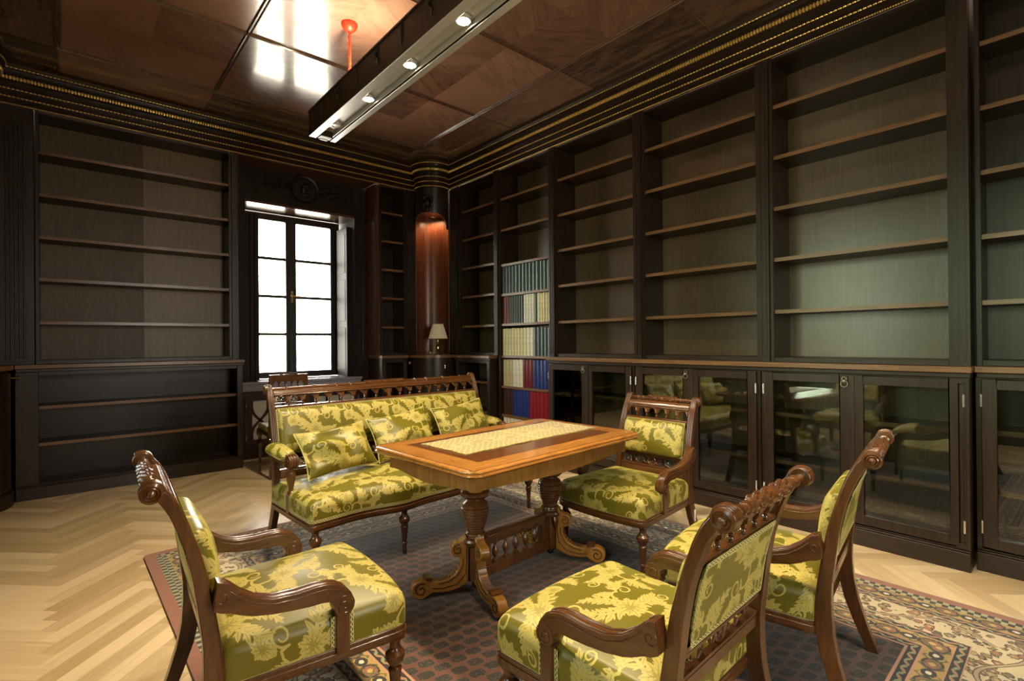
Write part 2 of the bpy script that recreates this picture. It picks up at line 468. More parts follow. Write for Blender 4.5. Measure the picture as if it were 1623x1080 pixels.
def runner_mat():
    m, nt, b = newmat('gold lattice brocade')
    uv = N(nt, 'ShaderNodeUVMap'); sp = N(nt, 'ShaderNodeSeparateXYZ'); nt.links.new(uv.outputs[0], sp.inputs[0])
    u, v = sp.outputs[0], sp.outputs[1]
    def lines(e, w):
        return math_(nt, 'LESS_THAN', math_(nt, 'ABSOLUTE', math_(nt, 'SUBTRACT', math_(nt, 'FRACT', e), .5)), w)
    p = math_(nt, 'DIVIDE', math_(nt, 'ADD', u, v), .036); q = math_(nt, 'DIVIDE', math_(nt, 'SUBTRACT', u, v), .036)
    lat = math_(nt, 'MAXIMUM', lines(p, .13), lines(q, .13))
    nz = N(nt, 'ShaderNodeTexNoise', i_Scale=26.0, i_Detail=1.5, i_Distortion=1.2); nt.links.new(uv.outputs[0], nz.inputs['Vector'])
    leaf = math_(nt, 'GREATER_THAN', nz.outputs['Fac'], .50)
    mid = math_(nt, 'LESS_THAN', math_(nt, 'ABSOLUTE', v), .040)
    f = math_(nt, 'ADD', math_(nt, 'MULTIPLY', mid, leaf), math_(nt, 'MULTIPLY', math_(nt, 'SUBTRACT', 1.0, mid), lat))
    band = math_(nt, 'LESS_THAN', math_(nt, 'ABSOLUTE', math_(nt, 'SUBTRACT', u, .03)), .012)
    f = math_(nt, 'MAXIMUM', f, band)
    edge = math_(nt, 'GREATER_THAN', math_(nt, 'ABSOLUTE', v), .170)
    f = math_(nt, 'MULTIPLY', f, math_(nt, 'SUBTRACT', 1.0, edge))
    nt.links.new(mixc(nt, f, (.17,.125,.016), (.44,.32,.06)), b.inputs['Base Color']); b.inputs['Roughness'].default_value = .45
    b.inputs['Sheen Weight'].default_value = .3
    return m
M['runner'] = runner_mat()
def rug_field():
    m, nt, b = newmat('rug field of small leaf motifs')
    uv = N(nt, 'ShaderNodeUVMap'); sp = N(nt, 'ShaderNodeSeparateXYZ'); nt.links.new(uv.outputs[0], sp.inputs[0])
    v = math_(nt, 'DIVIDE', sp.outputs[1], .060); row = math_(nt, 'FLOOR', v)
    u = math_(nt, 'ADD', math_(nt, 'DIVIDE', sp.outputs[0], .074), math_(nt, 'MULTIPLY', math_(nt, 'MODULO', row, 2.0), .5))
    fu = math_(nt, 'SUBTRACT', math_(nt, 'FRACT', u), .5); fv = math_(nt, 'SUBTRACT', math_(nt, 'FRACT', v), .5)
    fv2 = math_(nt, 'ADD', fv, math_(nt, 'MULTIPLY', fu, .25))
    d = math_(nt, 'ADD', math_(nt, 'POWER', math_(nt, 'DIVIDE', fu, .40), 4.0), math_(nt, 'POWER', math_(nt, 'DIVIDE', fv2, .37), 4.0))
    nz = N(nt, 'ShaderNodeTexNoise', i_Scale=120.0, i_Detail=2.0); nt.links.new(uv.outputs[0], nz.inputs['Vector'])
    n2 = N(nt, 'ShaderNodeTexNoise', i_Scale=2.2, i_Detail=3.0); nt.links.new(uv.outputs[0], n2.inputs['Vector'])
    d = math_(nt, 'ADD', d, math_(nt, 'MULTIPLY', math_(nt, 'SUBTRACT', nz.outputs['Fac'], .5), 1.1))
    f = math_(nt, 'LESS_THAN', d, 1.0)
    ring = math_(nt, 'LESS_THAN', math_(nt, 'ABSOLUTE', math_(nt, 'SUBTRACT', d, 1.15)), .2)
    g = mixc(nt, ramp(nt, n2.outputs['Fac'], [(.4,(0,0,0)),(.6,(1,1,1))]), (.105,.038,.020), (.085,.044,.028))
    spk = math_(nt, 'GREATER_THAN', nz.outputs['Fac'], .60)
    mo = mixc(nt, spk, (.018,.015,.012), (.080,.058,.034))
    c = mixc(nt, f, g, mo); c = mixc(nt, math_(nt, 'MULTIPLY', ring, .45), c, (.15,.085,.05))
    nt.links.new(c, b.inputs['Base Color']); b.inputs['Roughness'].default_value = .85; b.inputs['Sheen Weight'].default_value = .22
    return m
M['rug_field'] = rug_field()
def rug_border():
    m, nt, b = newmat('rug border bands')
    uv = N(nt, 'ShaderNodeUVMap'); sp = N(nt, 'ShaderNodeSeparateXYZ'); nt.links.new(uv.outputs[0], sp.inputs[0])
    u, v = sp.outputs[0], sp.outputs[1]           # metres along, metres from the outer edge
    nz = N(nt, 'ShaderNodeTexNoise', i_Scale=90.0, i_Detail=2.0); nt.links.new(uv.outputs[0], nz.inputs['Vector'])
    wob = math_(nt, 'MULTIPLY', math_(nt, 'SUBTRACT', nz.outputs['Fac'], .5), .012)
    def cell(p, c0, h, ox=0.0):
        fu = math_(nt, 'SUBTRACT', math_(nt, 'FRACT', math_(nt, 'ADD', math_(nt, 'DIVIDE', u, p), ox)), .5)
        return math_(nt, 'ADD', math_(nt, 'MULTIPLY', fu, p), wob), math_(nt, 'ADD', math_(nt, 'SUBTRACT', v, c0), wob)
    def ell(x, y, a, bb, sl=0.0):
        y2 = math_(nt, 'ADD', y, math_(nt, 'MULTIPLY', x, sl)) if sl else y
        return math_(nt, 'SQRT', math_(nt, 'ADD', math_(nt, 'POWER', math_(nt, 'DIVIDE', x, a), 2.0), math_(nt, 'POWER', math_(nt, 'DIVIDE', y2, bb), 2.0)))
    lt = lambda a, k: math_(nt, 'LESS_THAN', a, k)
    def band(a, bb): return math_(nt, 'MULTIPLY', math_(nt, 'GREATER_THAN', v, a), math_(nt, 'LESS_THAN', v, bb))
    rust = (.27,.105,.060)
    col = mixc(nt, nz.outputs['Fac'], (.23,.085,.05), (.31,.13,.08))
    # chequer guard
    def chk(c0):
        s1 = math_(nt, 'GREATER_THAN', math_(nt, 'FRACT', math_(nt, 'DIVIDE', u, .044)), .5)
        s2 = math_(nt, 'GREATER_THAN', v, c0)
        return math_(nt, 'ABSOLUTE', math_(nt, 'SUBTRACT', s1, s2))
    ck = mixc(nt, chk(.078), (.020,.017,.014), (.33,.33,.17))
    col = mixc(nt, band(.052, .104), col, ck)
    def gold(c0):
        x, y = cell(.15, c0, .07); r = ell(x, y, .030, .024)
        x2, y2 = cell(.15, c0, .07, .5); r2 = ell(x2, y2, .034, .026)
        base = mixc(nt, nz.outputs['Fac'], (.30,.18,.045), (.46,.31,.09))
        g = mixc(nt, lt(r2, 1.35), base, (.03,.022,.015)); g = mixc(nt, lt(r2, 1), g, (.24,.10,.05)); g = mixc(nt, lt(r2, .45), g, (.44,.30,.10))
        g = mixc(nt, lt(r, 1), g, (.022,.018,.016)); g = mixc(nt, lt(r, .42), g, (.62,.55,.40))
        x3, y3 = cell(.075, c0, .07, .25); z3 = math_(nt, 'ABSOLUTE', math_(nt, 'SUBTRACT', math_(nt, 'ABSOLUTE', y3), math_(nt, 'ABSOLUTE', x3)))
        return mixc(nt, math_(nt, 'MULTIPLY', lt(z3, .005), math_(nt, 'GREATER_THAN', r, 1.15)), g, (.10,.10,.035))
    def leafy(c0):
        x, y = cell(.060, c0, .04); r = ell(x, y, .017, .0072, .5)
        x2, y2 = cell(.060, c0, .04, .5); r2 = ell(x2, y2, .017, .0072, -.5)
        g = mixc(nt, lt(r, 1), (.014,.012,.011), (.24,.26,.13)); g = mixc(nt, lt(r2, 1), g, (.34,.19,.10))
        e = math_(nt, 'GREATER_THAN', math_(nt, 'ABSOLUTE', math_(nt, 'SUBTRACT', v, c0)), .0185)
        return mixc(nt, e, g, (.42,.22,.13))
    col = mixc(nt, band(.104, .186), col, gold(.145)); col = mixc(nt, band(.186, .232), col, leafy(.209))
    # cream main border with a waving vine
    cb = mixc(nt, nz.outputs['Fac'], (.44,.35,.20), (.56,.47,.30))
    vo = N(nt, 'ShaderNodeTexVoronoi', i_Scale=25.0, i_Randomness=.85); nt.links.new(uv.outputs[0], vo.inputs['Vector'])
    vs = N(nt, 'ShaderNodeSeparateColor'); nt.links.new(vo.outputs['Color'], vs.inputs[0])
    mc = ramp(nt, vs.outputs[0], [(.0,(.20,.17,.055)),(.3,(.30,.12,.05)),(.5,(.10,.07,.035)),(.7,(.33,.29,.12)),(.9,(.27,.16,.06))])
    vd = math_(nt, 'ADD', vo.outputs['Distance'], math_(nt, 'MULTIPLY', math_(nt, 'SUBTRACT', nz.outputs['Fac'], .5), .5))
    cm = mixc(nt, lt(vd, .50), cb, (.045,.03,.018)); cm = mixc(nt, lt(vd, .39), cm, mc); cm = mixc(nt, lt(vd, .17), cm, (.42,.33,.17))
    wv = math_(nt, 'ABSOLUTE', math_(nt, 'SUBTRACT', math_(nt, 'SUBTRACT', v, .322), math_(nt, 'MULTIPLY', math_(nt, 'SINE', math_(nt, 'MULTIPLY', u, 12.4)), .062)))
    wv = math_(nt, 'ADD', wv, math_(nt, 'MULTIPLY', wob, .4))
    cm = mixc(nt, lt(wv, .011), cm, (.075,.05,.028)); cm = mixc(nt, lt(wv, .0065), cm, (.36,.27,.15))
    col = mixc(nt, band(.232, .415), col, cm)
    col = mixc(nt, band(.415, .461), col, leafy(.438)); col = mixc(nt, band(.461, .543), col, gold(.502)); col = mixc(nt, band(.543, .600), col, leafy(.571))
    nt.links.new(col, b.inputs['Base Color']); b.inputs['Roughness'].default_value = .88; b.inputs['Sheen Weight'].default_value = .3
    return m
M['rug_border'] = rug_border()
def attr_wood(name, dark, light, rough, coat=0, tone=1.0, stretch=30, spec=.5, bump=0, sc=1.0):
    m, nt, b = newmat(name)
    uv = N(nt, 'ShaderNodeUVMap'); mp = N(nt, 'ShaderNodeMapping'); mp.inputs['Scale'].default_value = (2.0*sc, stretch*sc, 1)
    nt.links.new(uv.outputs[0], mp.inputs[0])
    n1 = N(nt, 'ShaderNodeTexNoise', i_Scale=1.5, i_Detail=6.0, i_Roughness=.6, i_Distortion=1.2); nt.links.new(mp.outputs[0], n1.inputs['Vector'])
    at = N(nt, 'ShaderNodeAttribute', attribute_name='tone')
    f = math_(nt, 'ADD', math_(nt, 'MULTIPLY', n1.outputs['Fac'], .6), math_(nt, 'MULTIPLY', at.outputs['Fac'], .55*tone))
    nt.links.new(ramp(nt, f, [(.28, dark), (.82, light)]), b.inputs['Base Color'])
    b.inputs['Roughness'].default_value = rough; b.inputs['Coat Weight'].default_value = coat; b.inputs['Coat Roughness'].default_value = .08
    b.inputs['Specular IOR Level'].default_value = spec
    if bump:
        bp = N(nt, 'ShaderNodeBump', i_Strength=bump, i_Distance=.004); nt.links.new(n1.outputs['Fac'], bp.inputs['Height']); nt.links.new(bp.outputs[0], b.inputs['Normal'])
    return m
M['floor'] = attr_wood('oak herringbone', (.53,.385,.195), (.82,.66,.41), .28, .2, spec=.5)
M['ceil'] = attr_wood('lacquered mahogany panel', (.045,.027,.021), (.32,.178,.128), .17, .5, tone=1.15, stretch=8, spec=.6, bump=.22)
def tiles_mesh(name, polys, z, mat, flip=False):
    """polys: list of (points2d, axis angle, tone); UV follows the grain"""
    V, F, UV, T = [], [], [], []
    for pts, ang, tone in polys:
        b = len(V); ox, oy = random.random()*9, random.random()*9
        for x, y in pts:
            V.append((x, y, z)); UV.append((x*cos(ang)+y*sin(ang)+ox, -x*sin(ang)+y*cos(ang)+oy)); T.append(tone)
        q = list(range(b, len(V))); F.append(tuple(reversed(q)) if flip else tuple(q))
    me = bpy.data.meshes.new(name); me.from_pydata(V, [], F)
    idx = np.empty(len(me.loops), dtype=np.int32); me.loops.foreach_get('vertex_index', idx)
    me.uv_layers.new(name='UVMap').data.foreach_set('uv', np.array(UV, np.float32)[idx].ravel())
    a = me.attributes.new('tone', 'FLOAT', 'POINT'); a.data.foreach_set('value', np.array(T, np.float32))
    me.materials.append(mat)
    o = bpy.data.objects.new(name, me); COL.objects.link(o); o['kind'] = 'structure'
    return o
def clip(poly, x0, x1, y0, y1):
    for ax, val, sg in ((0, x0, 1), (0, x1, -1), (1, y0, 1), (1, y1, -1)):
        out = []
        for i in range(len(poly)):
            p, q = poly[i-1], poly[i]
            dp, dq = (p[ax]-val)*sg, (q[ax]-val)*sg
            if (dp >= 0) != (dq >= 0):
                t = dp/(dp-dq); out.append((p[0]+(q[0]-p[0])*t, p[1]+(q[1]-p[1])*t))
            if dq >= 0: out.append(q)
        poly = out
        if len(poly) < 3: return None
    return poly

# ------------------------------------------------------------------ the room
XL, XR, YN, YF = -1.04, 4.00, -2.40, 6.12        # backs of the four walls
CZ = 3.53                                        # ceiling
w, L = .078, .078*7
polys = []
c45, s45 = cos(PI/4), sin(PI/4)
rot = lambda x, y: ((x-y)*c45, (x+y)*c45)
for a in range(-140, 141):
    for b in range(-14, 15):
        X0, Y0 = a*w+b*L, a*w-b*L
        for (x0, y0, dx, dy, g) in ((X0, Y0, L, w, PI/4), (X0+L, Y0+w-L, w, L, 3*PI/4)):
            e = 0
            P = [rot(x0+e, y0+e), rot(x0+dx-e, y0+e), rot(x0+dx-e, y0+dy-e), rot(x0+e, y0+dy-e)]
            P = [(p[0]+1.5, p[1]+2.0) for p in P]
            P = clip(P, XL, XR, YN, YF+.6)
            if P: polys.append((P, g, random.random()))
tiles_mesh('floor', polys, 0, M['floor'])
# ceiling: frame of border panels and a grid of book-matched squares
gx = [-.054, 1.0, 2.05, 3.086]; gy = [5.17-1.115*k for k in range(7)]
cp = []
def quarter(x0, x1, y0, y1, n=2, base=.5):
    for i in range(n):
        for j in range(n):
            a, b_ = x0+(x1-x0)*i/n, x0+(x1-x0)*(i+1)/n; c_, d_ = y0+(y1-y0)*j/n, y0+(y1-y0)*(j+1)/n
            cp.append(([(a,c_),(b_,c_),(b_,d_),(a,d_)], (PI/5 if (i+j) % 2 else -PI/5), base*.6+random.random()*.7))
for i in range(3):
    for j in range(6): quarter(gx[i], gx[i+1], gy[j+1], gy[j], 2)
ex0, ex1, ey0, ey1 = -.82, 3.80, YN, 5.86
xs = [ex0]+gx+[ex1]; ys = [ey1]+gy+[ey0]
for j in range(len(ys)-1):
    for (a, b_) in ((xs[0], xs[1]), (xs[-2], xs[-1])): cp.append(([(a,ys[j+1]),(b_,ys[j+1]),(b_,ys[j]),(a,ys[j])], PI/2, random.random()*.5))
for i in range(3):
    cp.append(([(gx[i],gy[0]),(gx[i+1],gy[0]),(gx[i+1],ey1),(gx[i],ey1)], 0, random.random()*.5+.2))
    cp.append(([(gx[i],ey0),(gx[i+1],ey0),(gx[i+1],gy[-1]),(gx[i],gy[-1])], 0, random.random()*.5))
ceil = tiles_mesh('ceiling', cp, CZ, M['ceil'], True)
M['mould'] = wood('glossy ceiling moulding', (.070,.040,.028), (.17,.105,.072), 'y', .20, 1.0, coat=.3)
def moulding(name, p0, p1, wd, mat):
    mb = MB(); d = Vector((p1[0]-p0[0], p1[1]-p0[1], 0)).normalized(); n = Vector((-d.y, d.x, 0))
    prof = [(-wd/2, 0), (-wd/2, -.006), (-wd*.3, -.012), (-wd*.12, -.005), (wd*.12, -.005), (wd*.3, -.014), (wd/2, -.006), (wd/2, 0)]
    rings = [[Vector((p[0], p[1], CZ))+n*a+Vector((0,0,h)) for a, h in prof] for p in (p0, p1)]
    mb.loft(rings); return mb
mb = MB()
for x in (gx[0], gx[3]): mb.add(*(lambda q: (q.v, q.f))(moulding('', (x, gy[-1]-.02), (x, gy[0]+.02), .05, None)))
for y in (gy[0], gy[-1]): mb.add(*(lambda q: (q.v, q.f))(moulding('', (gx[0]-.02, y), (gx[3]+.02, y), .05, None)))
for y in gy[1:-1]: mb.add(*(lambda q: (q.v, q.f))(moulding('', (gx[0], y), (gx[3], y), .03, None)))
for x in gx[1:3]: mb.add(*(lambda q: (q.v, q.f))(moulding('', (x, gy[-1]), (x, gy[0]), .034, None)))
for y in gy:
    mb.box(gx[3], ex1-.12, y-.006, y+.006, CZ-.004, CZ); mb.box(ex0+.1, gx[0], y-.006, y+.006, CZ-.004, CZ)
for x in gx:
    mb.box(x-.006, x+.006, gy[0], ey1-.1, CZ-.004, CZ)
struct('trim_2', mb, M['mould'])

# ------------------------------------------------------------------ walls and windows
YW = 6.05
mb = MB()
wx0, wx1, wz0, wz1 = 1.447, 2.69, .80, 2.84
mb.box(XL, wx0, YW, 6.62, 0, CZ); mb.box(wx1, XR, YW, 6.62, 0, CZ); mb.box(wx0, wx1, YW, 6.62, 0, wz0); mb.box(wx0, wx1, YW, 6.62, wz1, CZ)
wall_far = struct('wall_far', mb, M['dark_z'])
struct('wall_right', MB().box(XR, XR+.12, YN, 6.62, 0, CZ), M['dark_z'])
nx0, nx1 = .95, 2.25
struct('wall_near', MB().box(XL-.3, nx0, YN-.42, YN, 0, CZ).box(nx1, XR+.12, YN-.42, YN, 0, CZ).box(nx0, nx1, YN-.42, YN, 0, .85).box(nx0, nx1, YN-.42, YN, 2.8, CZ), M['dark_z'])
XLW = -.80
lw = [(1.78, 3.12), (-.50, .84)]
lz0, lz1 = .85, 2.80
mb = MB(); ycur = YN
for a, b in sorted(lw):
    mb.box(XLW-.42, XLW, ycur, a, 0, CZ); mb.box(XLW-.42, XLW, a, b, 0, lz0); mb.box(XLW-.42, XLW, a, b, lz1, CZ); ycur = b
mb.box(XLW-.42, XLW, ycur, 6.62, 0, CZ)
struct('wall_left', mb, M['dark_z'])
M['panel'] = wood('dark wall panelling', (.012,.0075,.0055), (.030,.019,.014), 'z', .55, 1.0, spec=.16)
M['sash'] = wood('window sash dark brown', (.020,.014,.010), (.050,.036,.026), 'z', .30, 1.0)
def window(name, P, W, z0, z1, rows):
    """P(u,d,z): u along the opening 0..W, d outwards"""
    def bx(mb, u0, u1, d0, d1, a, b):
        A, B = P(u0, d0, a), P(u1, d1, b); mb.box(A[0], B[0], A[1], B[1], A[2], B[2])
    f = MB(); t = .05; tb = .032
    bx(f, 0, t, .0, .09, z0, z1); bx(f, W-t, W, .0, .09, z0, z1); bx(f, t, W-t, .0, .09, z0, z0+tb); bx(f, t, W-t, .0, .09, z1-tb, z1)
    root = struct(name, f, M['sash'], bevel=.004)
    mid = W/2
    for k, (a, b) in enumerate(((t, mid), (mid, W-t))):
        l = MB(); s = .062; sb = .04
        bx(l, a, a+s, .012, .07, z0+tb, z1-tb); bx(l, b-s, b, .012, .07, z0+tb, z1-tb)
        bx(l, a+s, b-s, .012, .07, z0+tb, z0+tb+sb); bx(l, a+s, b-s, .012, .07, z1-tb-sb, z1-tb)
        h = (z1-z0-2*tb-2*sb)/rows
        for r in range(1, rows): bx(l, a+s, b-s, .02, .06, z0+tb+sb+h*r-.017, z0+tb+sb+h*r+.017)
        o = build('window_sash', l, M['sash'], root, bevel=.003)
        g = MB(); bx(g, a+s, b-s, .038, .042, z0+tb+sb, z1-tb-sb); build('window_pane', g, M['wglass'], o)
    m2 = MB(); bx(m2, mid-.03, mid+.03, -.012, .012, z0+t, z1-t); build('meeting_stile', m2, M['sash'], root, bevel=.006)
    h = MB(); c = P(mid, -.012, (z0+z1)/2)
    bx(h, mid-.013, mid+.013, -.02, -.010, (z0+z1)/2-.07, (z0+z1)/2+.07)
    p0, p1, p2 = P(mid, -.015, (z0+z1)/2+.01), P(mid, -.055, (z0+z1)/2+.01), P(mid+.09, -.055, (z0+z1)/2+.006)
    h.tube([p0, p1], .009); h.tube([p1, p2], [.009, .007])
    build('window_handle', h, M['brass'], root)
    return root
wall_far.data.materials[0] = M['panel']
window('window_1', lambda u, d, z: (1.455+u, 6.46+d, z), 1.205, .842, 2.805, 4)
for k, (a, b) in enumerate(lw):
    window('window_%d' % (k+2), lambda u, d, z, a=a: (XLW-.30-d, a+.02+u, z), b-a-.04, lz0+.02, lz1-.02, 4)
window('window_4', lambda u, d, z: (nx0+.02+u, YN-.30-d, z), nx1-nx0-.04, .87, 2.78, 4)  # unseen window added behind the camera to fill the far wall with daylight
# sill, soffit lining, folded shutters
mb = MB().box(1.39, 2.75, 5.985, 6.455, .808, .838).box(1.40, 2.74, 6.0, YW-.001, .735, .808); struct('trim_3', mb, M['stone_sill'], bevel=.006)
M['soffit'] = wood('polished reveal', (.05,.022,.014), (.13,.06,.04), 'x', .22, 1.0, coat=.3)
mb = MB().box(wx0+.001, wx1-.001, YW+.004, 6.45, wz1-.03, wz1-.002); struct('trim_4', mb, M['soffit'])
for nm, x0, lab in (('left', 1.452, 'folded dark wooden shutter at the left side of the window recess'), ('right', 2.598, 'folded dark wooden shutter at the right side of the window recess')):
    t = thing('window_shutter', lab, 'shutter', (x0+.04, 6.25, .845), 0, 'folded window shutters')
    W_ = .145 if nm == 'left' else .088
    for k in range(3):
        l = MB(); a = x0+W_*k/3; e = a+W_/3-.006
        l.box(a, e, 6.085, 6.40, .845, 2.70)
        sx = e if nm == 'left' else a-.004
        for (za, zb) in ((.92, 1.45), (1.53, 2.05), (2.13, 2.62)):
            l.box(sx, sx+.004, 6.13, 6.355, za, zb)
        build('leaf', l, M['panel'], t, True, bevel=.003)
struct('trim_5', MB().box(1.312, 2.83, 5.752, YW-.002, 3.207, 3.228).box(1.312, 2.83, 5.748, 5.766, 3.198, 3.207), M['soffit'], bevel=.003)
# window panelling mouldings and carved medallion
mb = MB()
for (x0, x1, z0, z1) in ((1.345, wx0-.09, .9, 3.1), (wx1+.09, 2.80, .9, 3.1)):
    for k in range(1):
        mb.box(x0, x0+.012, YW-.012, YW-.001, z0, z1)
struct('trim_6', mb, M['dark_z'])
t = thing('carved_medallion', 'round carved portrait medallion with leaf sprays on the panel above the window', 'carving', (2.077, YW-.002, 3.04))
mb = MB(); mb.lathe([(.150,0),(.150,-.012),(.163,-.022),(.157,-.030),(.135,-.022),(.130,-.010),(.0,-.008)], (2.077, YW-.002, 3.045), 'y', 32)
build('roundel', mb, M['black_carve'], t, True)
mb = MB(); mb.ball((2.07, YW-.02, 3.05), .055, 12, 8, (.8,.55,1.1)); mb.ball((2.095, YW-.03, 3.085), .050, 10, 7, (1.05,.5,.7)); mb.ball((2.035, YW-.025, 3.045), .016, 8, 6); mb.ball((2.08, YW-.02, 2.985), .05, 10, 7, (1.2,.4,.6))
build('portrait_head', mb, M['black_carve'], t, True)
for sg in (-1, 1):
    mb = MB()
    for k in range(4):
        x = 2.077+sg*(.19+.065*k); z = 3.05+.03*sin(k*2.1)
        mb.tube([(x-sg*.05, YW-.012, z-.02), (x, YW-.022, z+.01), (x+sg*.03, YW-.012, z+.035)], [.006, .016, .004], 7)
        mb.tube([(x-sg*.02, YW-.012, z), (x+sg*.02, YW-.02, z-.03), (x+sg*.05, YW-.012, z-.035)], [.005, .013, .003], 7)
        mb.tube([(x, YW-.01, z+.01), (x+sg*.035, YW-.014, z-.002), (x+sg*.065, YW-.01, z+.004)], [.006, .005, .005], 6)
    build('leaf_spray', mb, M['black_carve'], t, True)
# radiator cover under the window
t = thing('radiator_cover', 'dark radiator cover with pierced lattice doors below the window', 'radiator cover', (2.07, 6.03, 0))
mb = MB(); y = YW-.028
mb.box(1.36, 2.80, y, YW-.001, 0, .115); mb.box(1.36, 2.80, y, YW-.001, .66, .735); mb.box(1.36, 1.42, y, YW-.001, .115, .66); mb.box(2.72, 2.80, y, YW-.001, .115, .66); mb.box(2.06, 2.08, y, YW-.001, .115, .66)
build('cover_frame', mb, M['dark_z'], t, True, bevel=.003)
for (x0, x1) in ((1.422, 2.058), (2.082, 2.718)):
    d = MB(); a, b = x0+.075, x1-.075; za, zb = .205, .63
    d.box(x0, a, y-.006, YW-.002, .118, .658); d.box(b, x1, y-.006, YW-.002, .118, .658); d.box(a, b, y-.006, YW-.002, .118, za); d.box(a, b, y-.006, YW-.002, zb, .658)
    n = 3; wv = (b-a)/n; zc = (za+zb)/2
    for k in range(n):
        xa = a+wv*k
        for (p, q, bow) in (((xa, za), (xa+wv, zb), .035), ((xa, zb), (xa+wv, za), -.035)):
            A, B = [], []
            for i in range(13):
                u = i/12; x = p[0]+(q[0]-p[0])*u; z = p[1]+(q[1]-p[1])*u
                off = bow*sin(2*PI*u); L_ = math.hypot(q[0]-p[0], q[1]-p[1]); nx, nz = -(q[1]-p[1])/L_, (q[0]-p[0])/L_
                x += nx*off; z += nz*off
                A.append((x-nx*.013, y-.002, z-nz*.013)); B.append((x+nx*.013, y-.002, z+nz*.013))
            d.strip(A, B, (0,0,0), (0,.012,0))
    o = build('cover_door', d, M['dark_z'], t, True)
    g = MB().box(a, b, y+.012, y+.015, za, zb); build('grille', g, M['grille'], o, True)
    hx = x0+.012 if x0 < 2 else x1-.012
    for z in (.24, .59): build('hinge', MB().lathe([(.006,-.03),(.006,.03)], (hx, y-.008, z), 'z', 8), M['nickel'], o, True)

# ------------------------------------------------------------------ corner columns, cornice
CX, CY, CR = 3.5455, 5.602, .218
XR0, YF0 = 3.68, 5.75
mirx = lambda x: 2.895-x
def arc(d, n=22, xr=None, yl=None, r=None):
    r = CR+d if r is None else r; xr = XR0-d if xr is None else xr; yl = YF0-d if yl is None else yl
    a2 = PI-math.asin(max(-1, min(1, (yl-CY)/r))); a1 = 2*PI-math.acos(max(-1, min(1, (xr-CX)/r)))
    return [(CX+r*cos(a2+(a1-a2)*i/n), CY+r*sin(a2+(a1-a2)*i/n)) for i in range(n+1)]
def cpath(d, yend=YN):
    A = arc(d)
    path = [(XR0-d, yend)] + list(reversed(A)) + [(mirx(x), y) for x, y in A] + [(mirx(XR0-d), yend)]
    return path
prof = [(0,3.205),(.014,3.205),(.014,3.216),(.006,3.232),(.006,3.262),(.014,3.264),(.014,3.274),(.012,3.282),(.012,3.322),(.020,3.324),(.020,3.335),(.018,3.343),(.020,3.388),(.034,3.392),(.040,3.398),(.040,3.428),(.050,3.434),(.046,3.444),(.052,3.476),(.066,3.480),(.066,3.492),(.074,3.500),(.080,3.512),(.100,3.522),(.110,CZ-.002),(0,CZ-.002)]
P = [[(x, y, z) for x, y in cpath(d)] for d, z in prof]
mb = MB()
for i in range(len(P)-1):
    n = len(P[0])
    mb.add(P[i]+P[i+1], [(k, k+1, n+k+1, n+k) for k in range(n-1)])
trim1 = struct('trim_1', mb, M['dark_y'])
def along(path, step, ymin=.15):
    out = []; acc = 0
    for i in range(len(path)-1):
        (x0, y0), (x1, y1) = path[i], path[i+1]; L_ = math.hypot(x1-x0, y1-y0)
        s = acc
        while s < L_:
            u = s/L_; x, y = x0+(x1-x0)*u, y0+(y1-y0)*u
            if y > ymin and (x > 1 or y > 4.9): out.append((x, y, math.atan2(y1-y0, x1-x0)))
            s += step
        acc = s-L_
    return out
def beads(d, z, r, step, ln, zs=1.0, seg=6, rings=4):
    mb = MB()
    for x, y, a in along(cpath(d), step):
        b0 = len(mb.v); mb.ball((0,0,0), r, seg, rings, (ln, 1, zs))
        c, s_ = cos(a), sin(a)
        mb.v[b0:] = [(x+p[0]*c-p[1]*s_, y+p[0]*s_+p[1]*c, z+p[2]) for p in mb.v[b0:]]
    return mb
build('gold_beading', beads(.015, 3.2105, .0056, .013, 1.0), M['gold'], trim1)
build('gold_beading', beads(.0155, 3.269, .0058, .026, 2.0), M['gold'], trim1)
build('gold_beading', beads(.022, 3.3295, .0058, .026, 2.0), M['gold'], trim1)
build('gold_leaf_band', beads(.040, 3.413, .0150, .021, .72, 1.15), M['gold'], trim1)
build('gold_beading', beads(.067, 3.486, .0058, .026, 2.0), M['gold'], trim1)

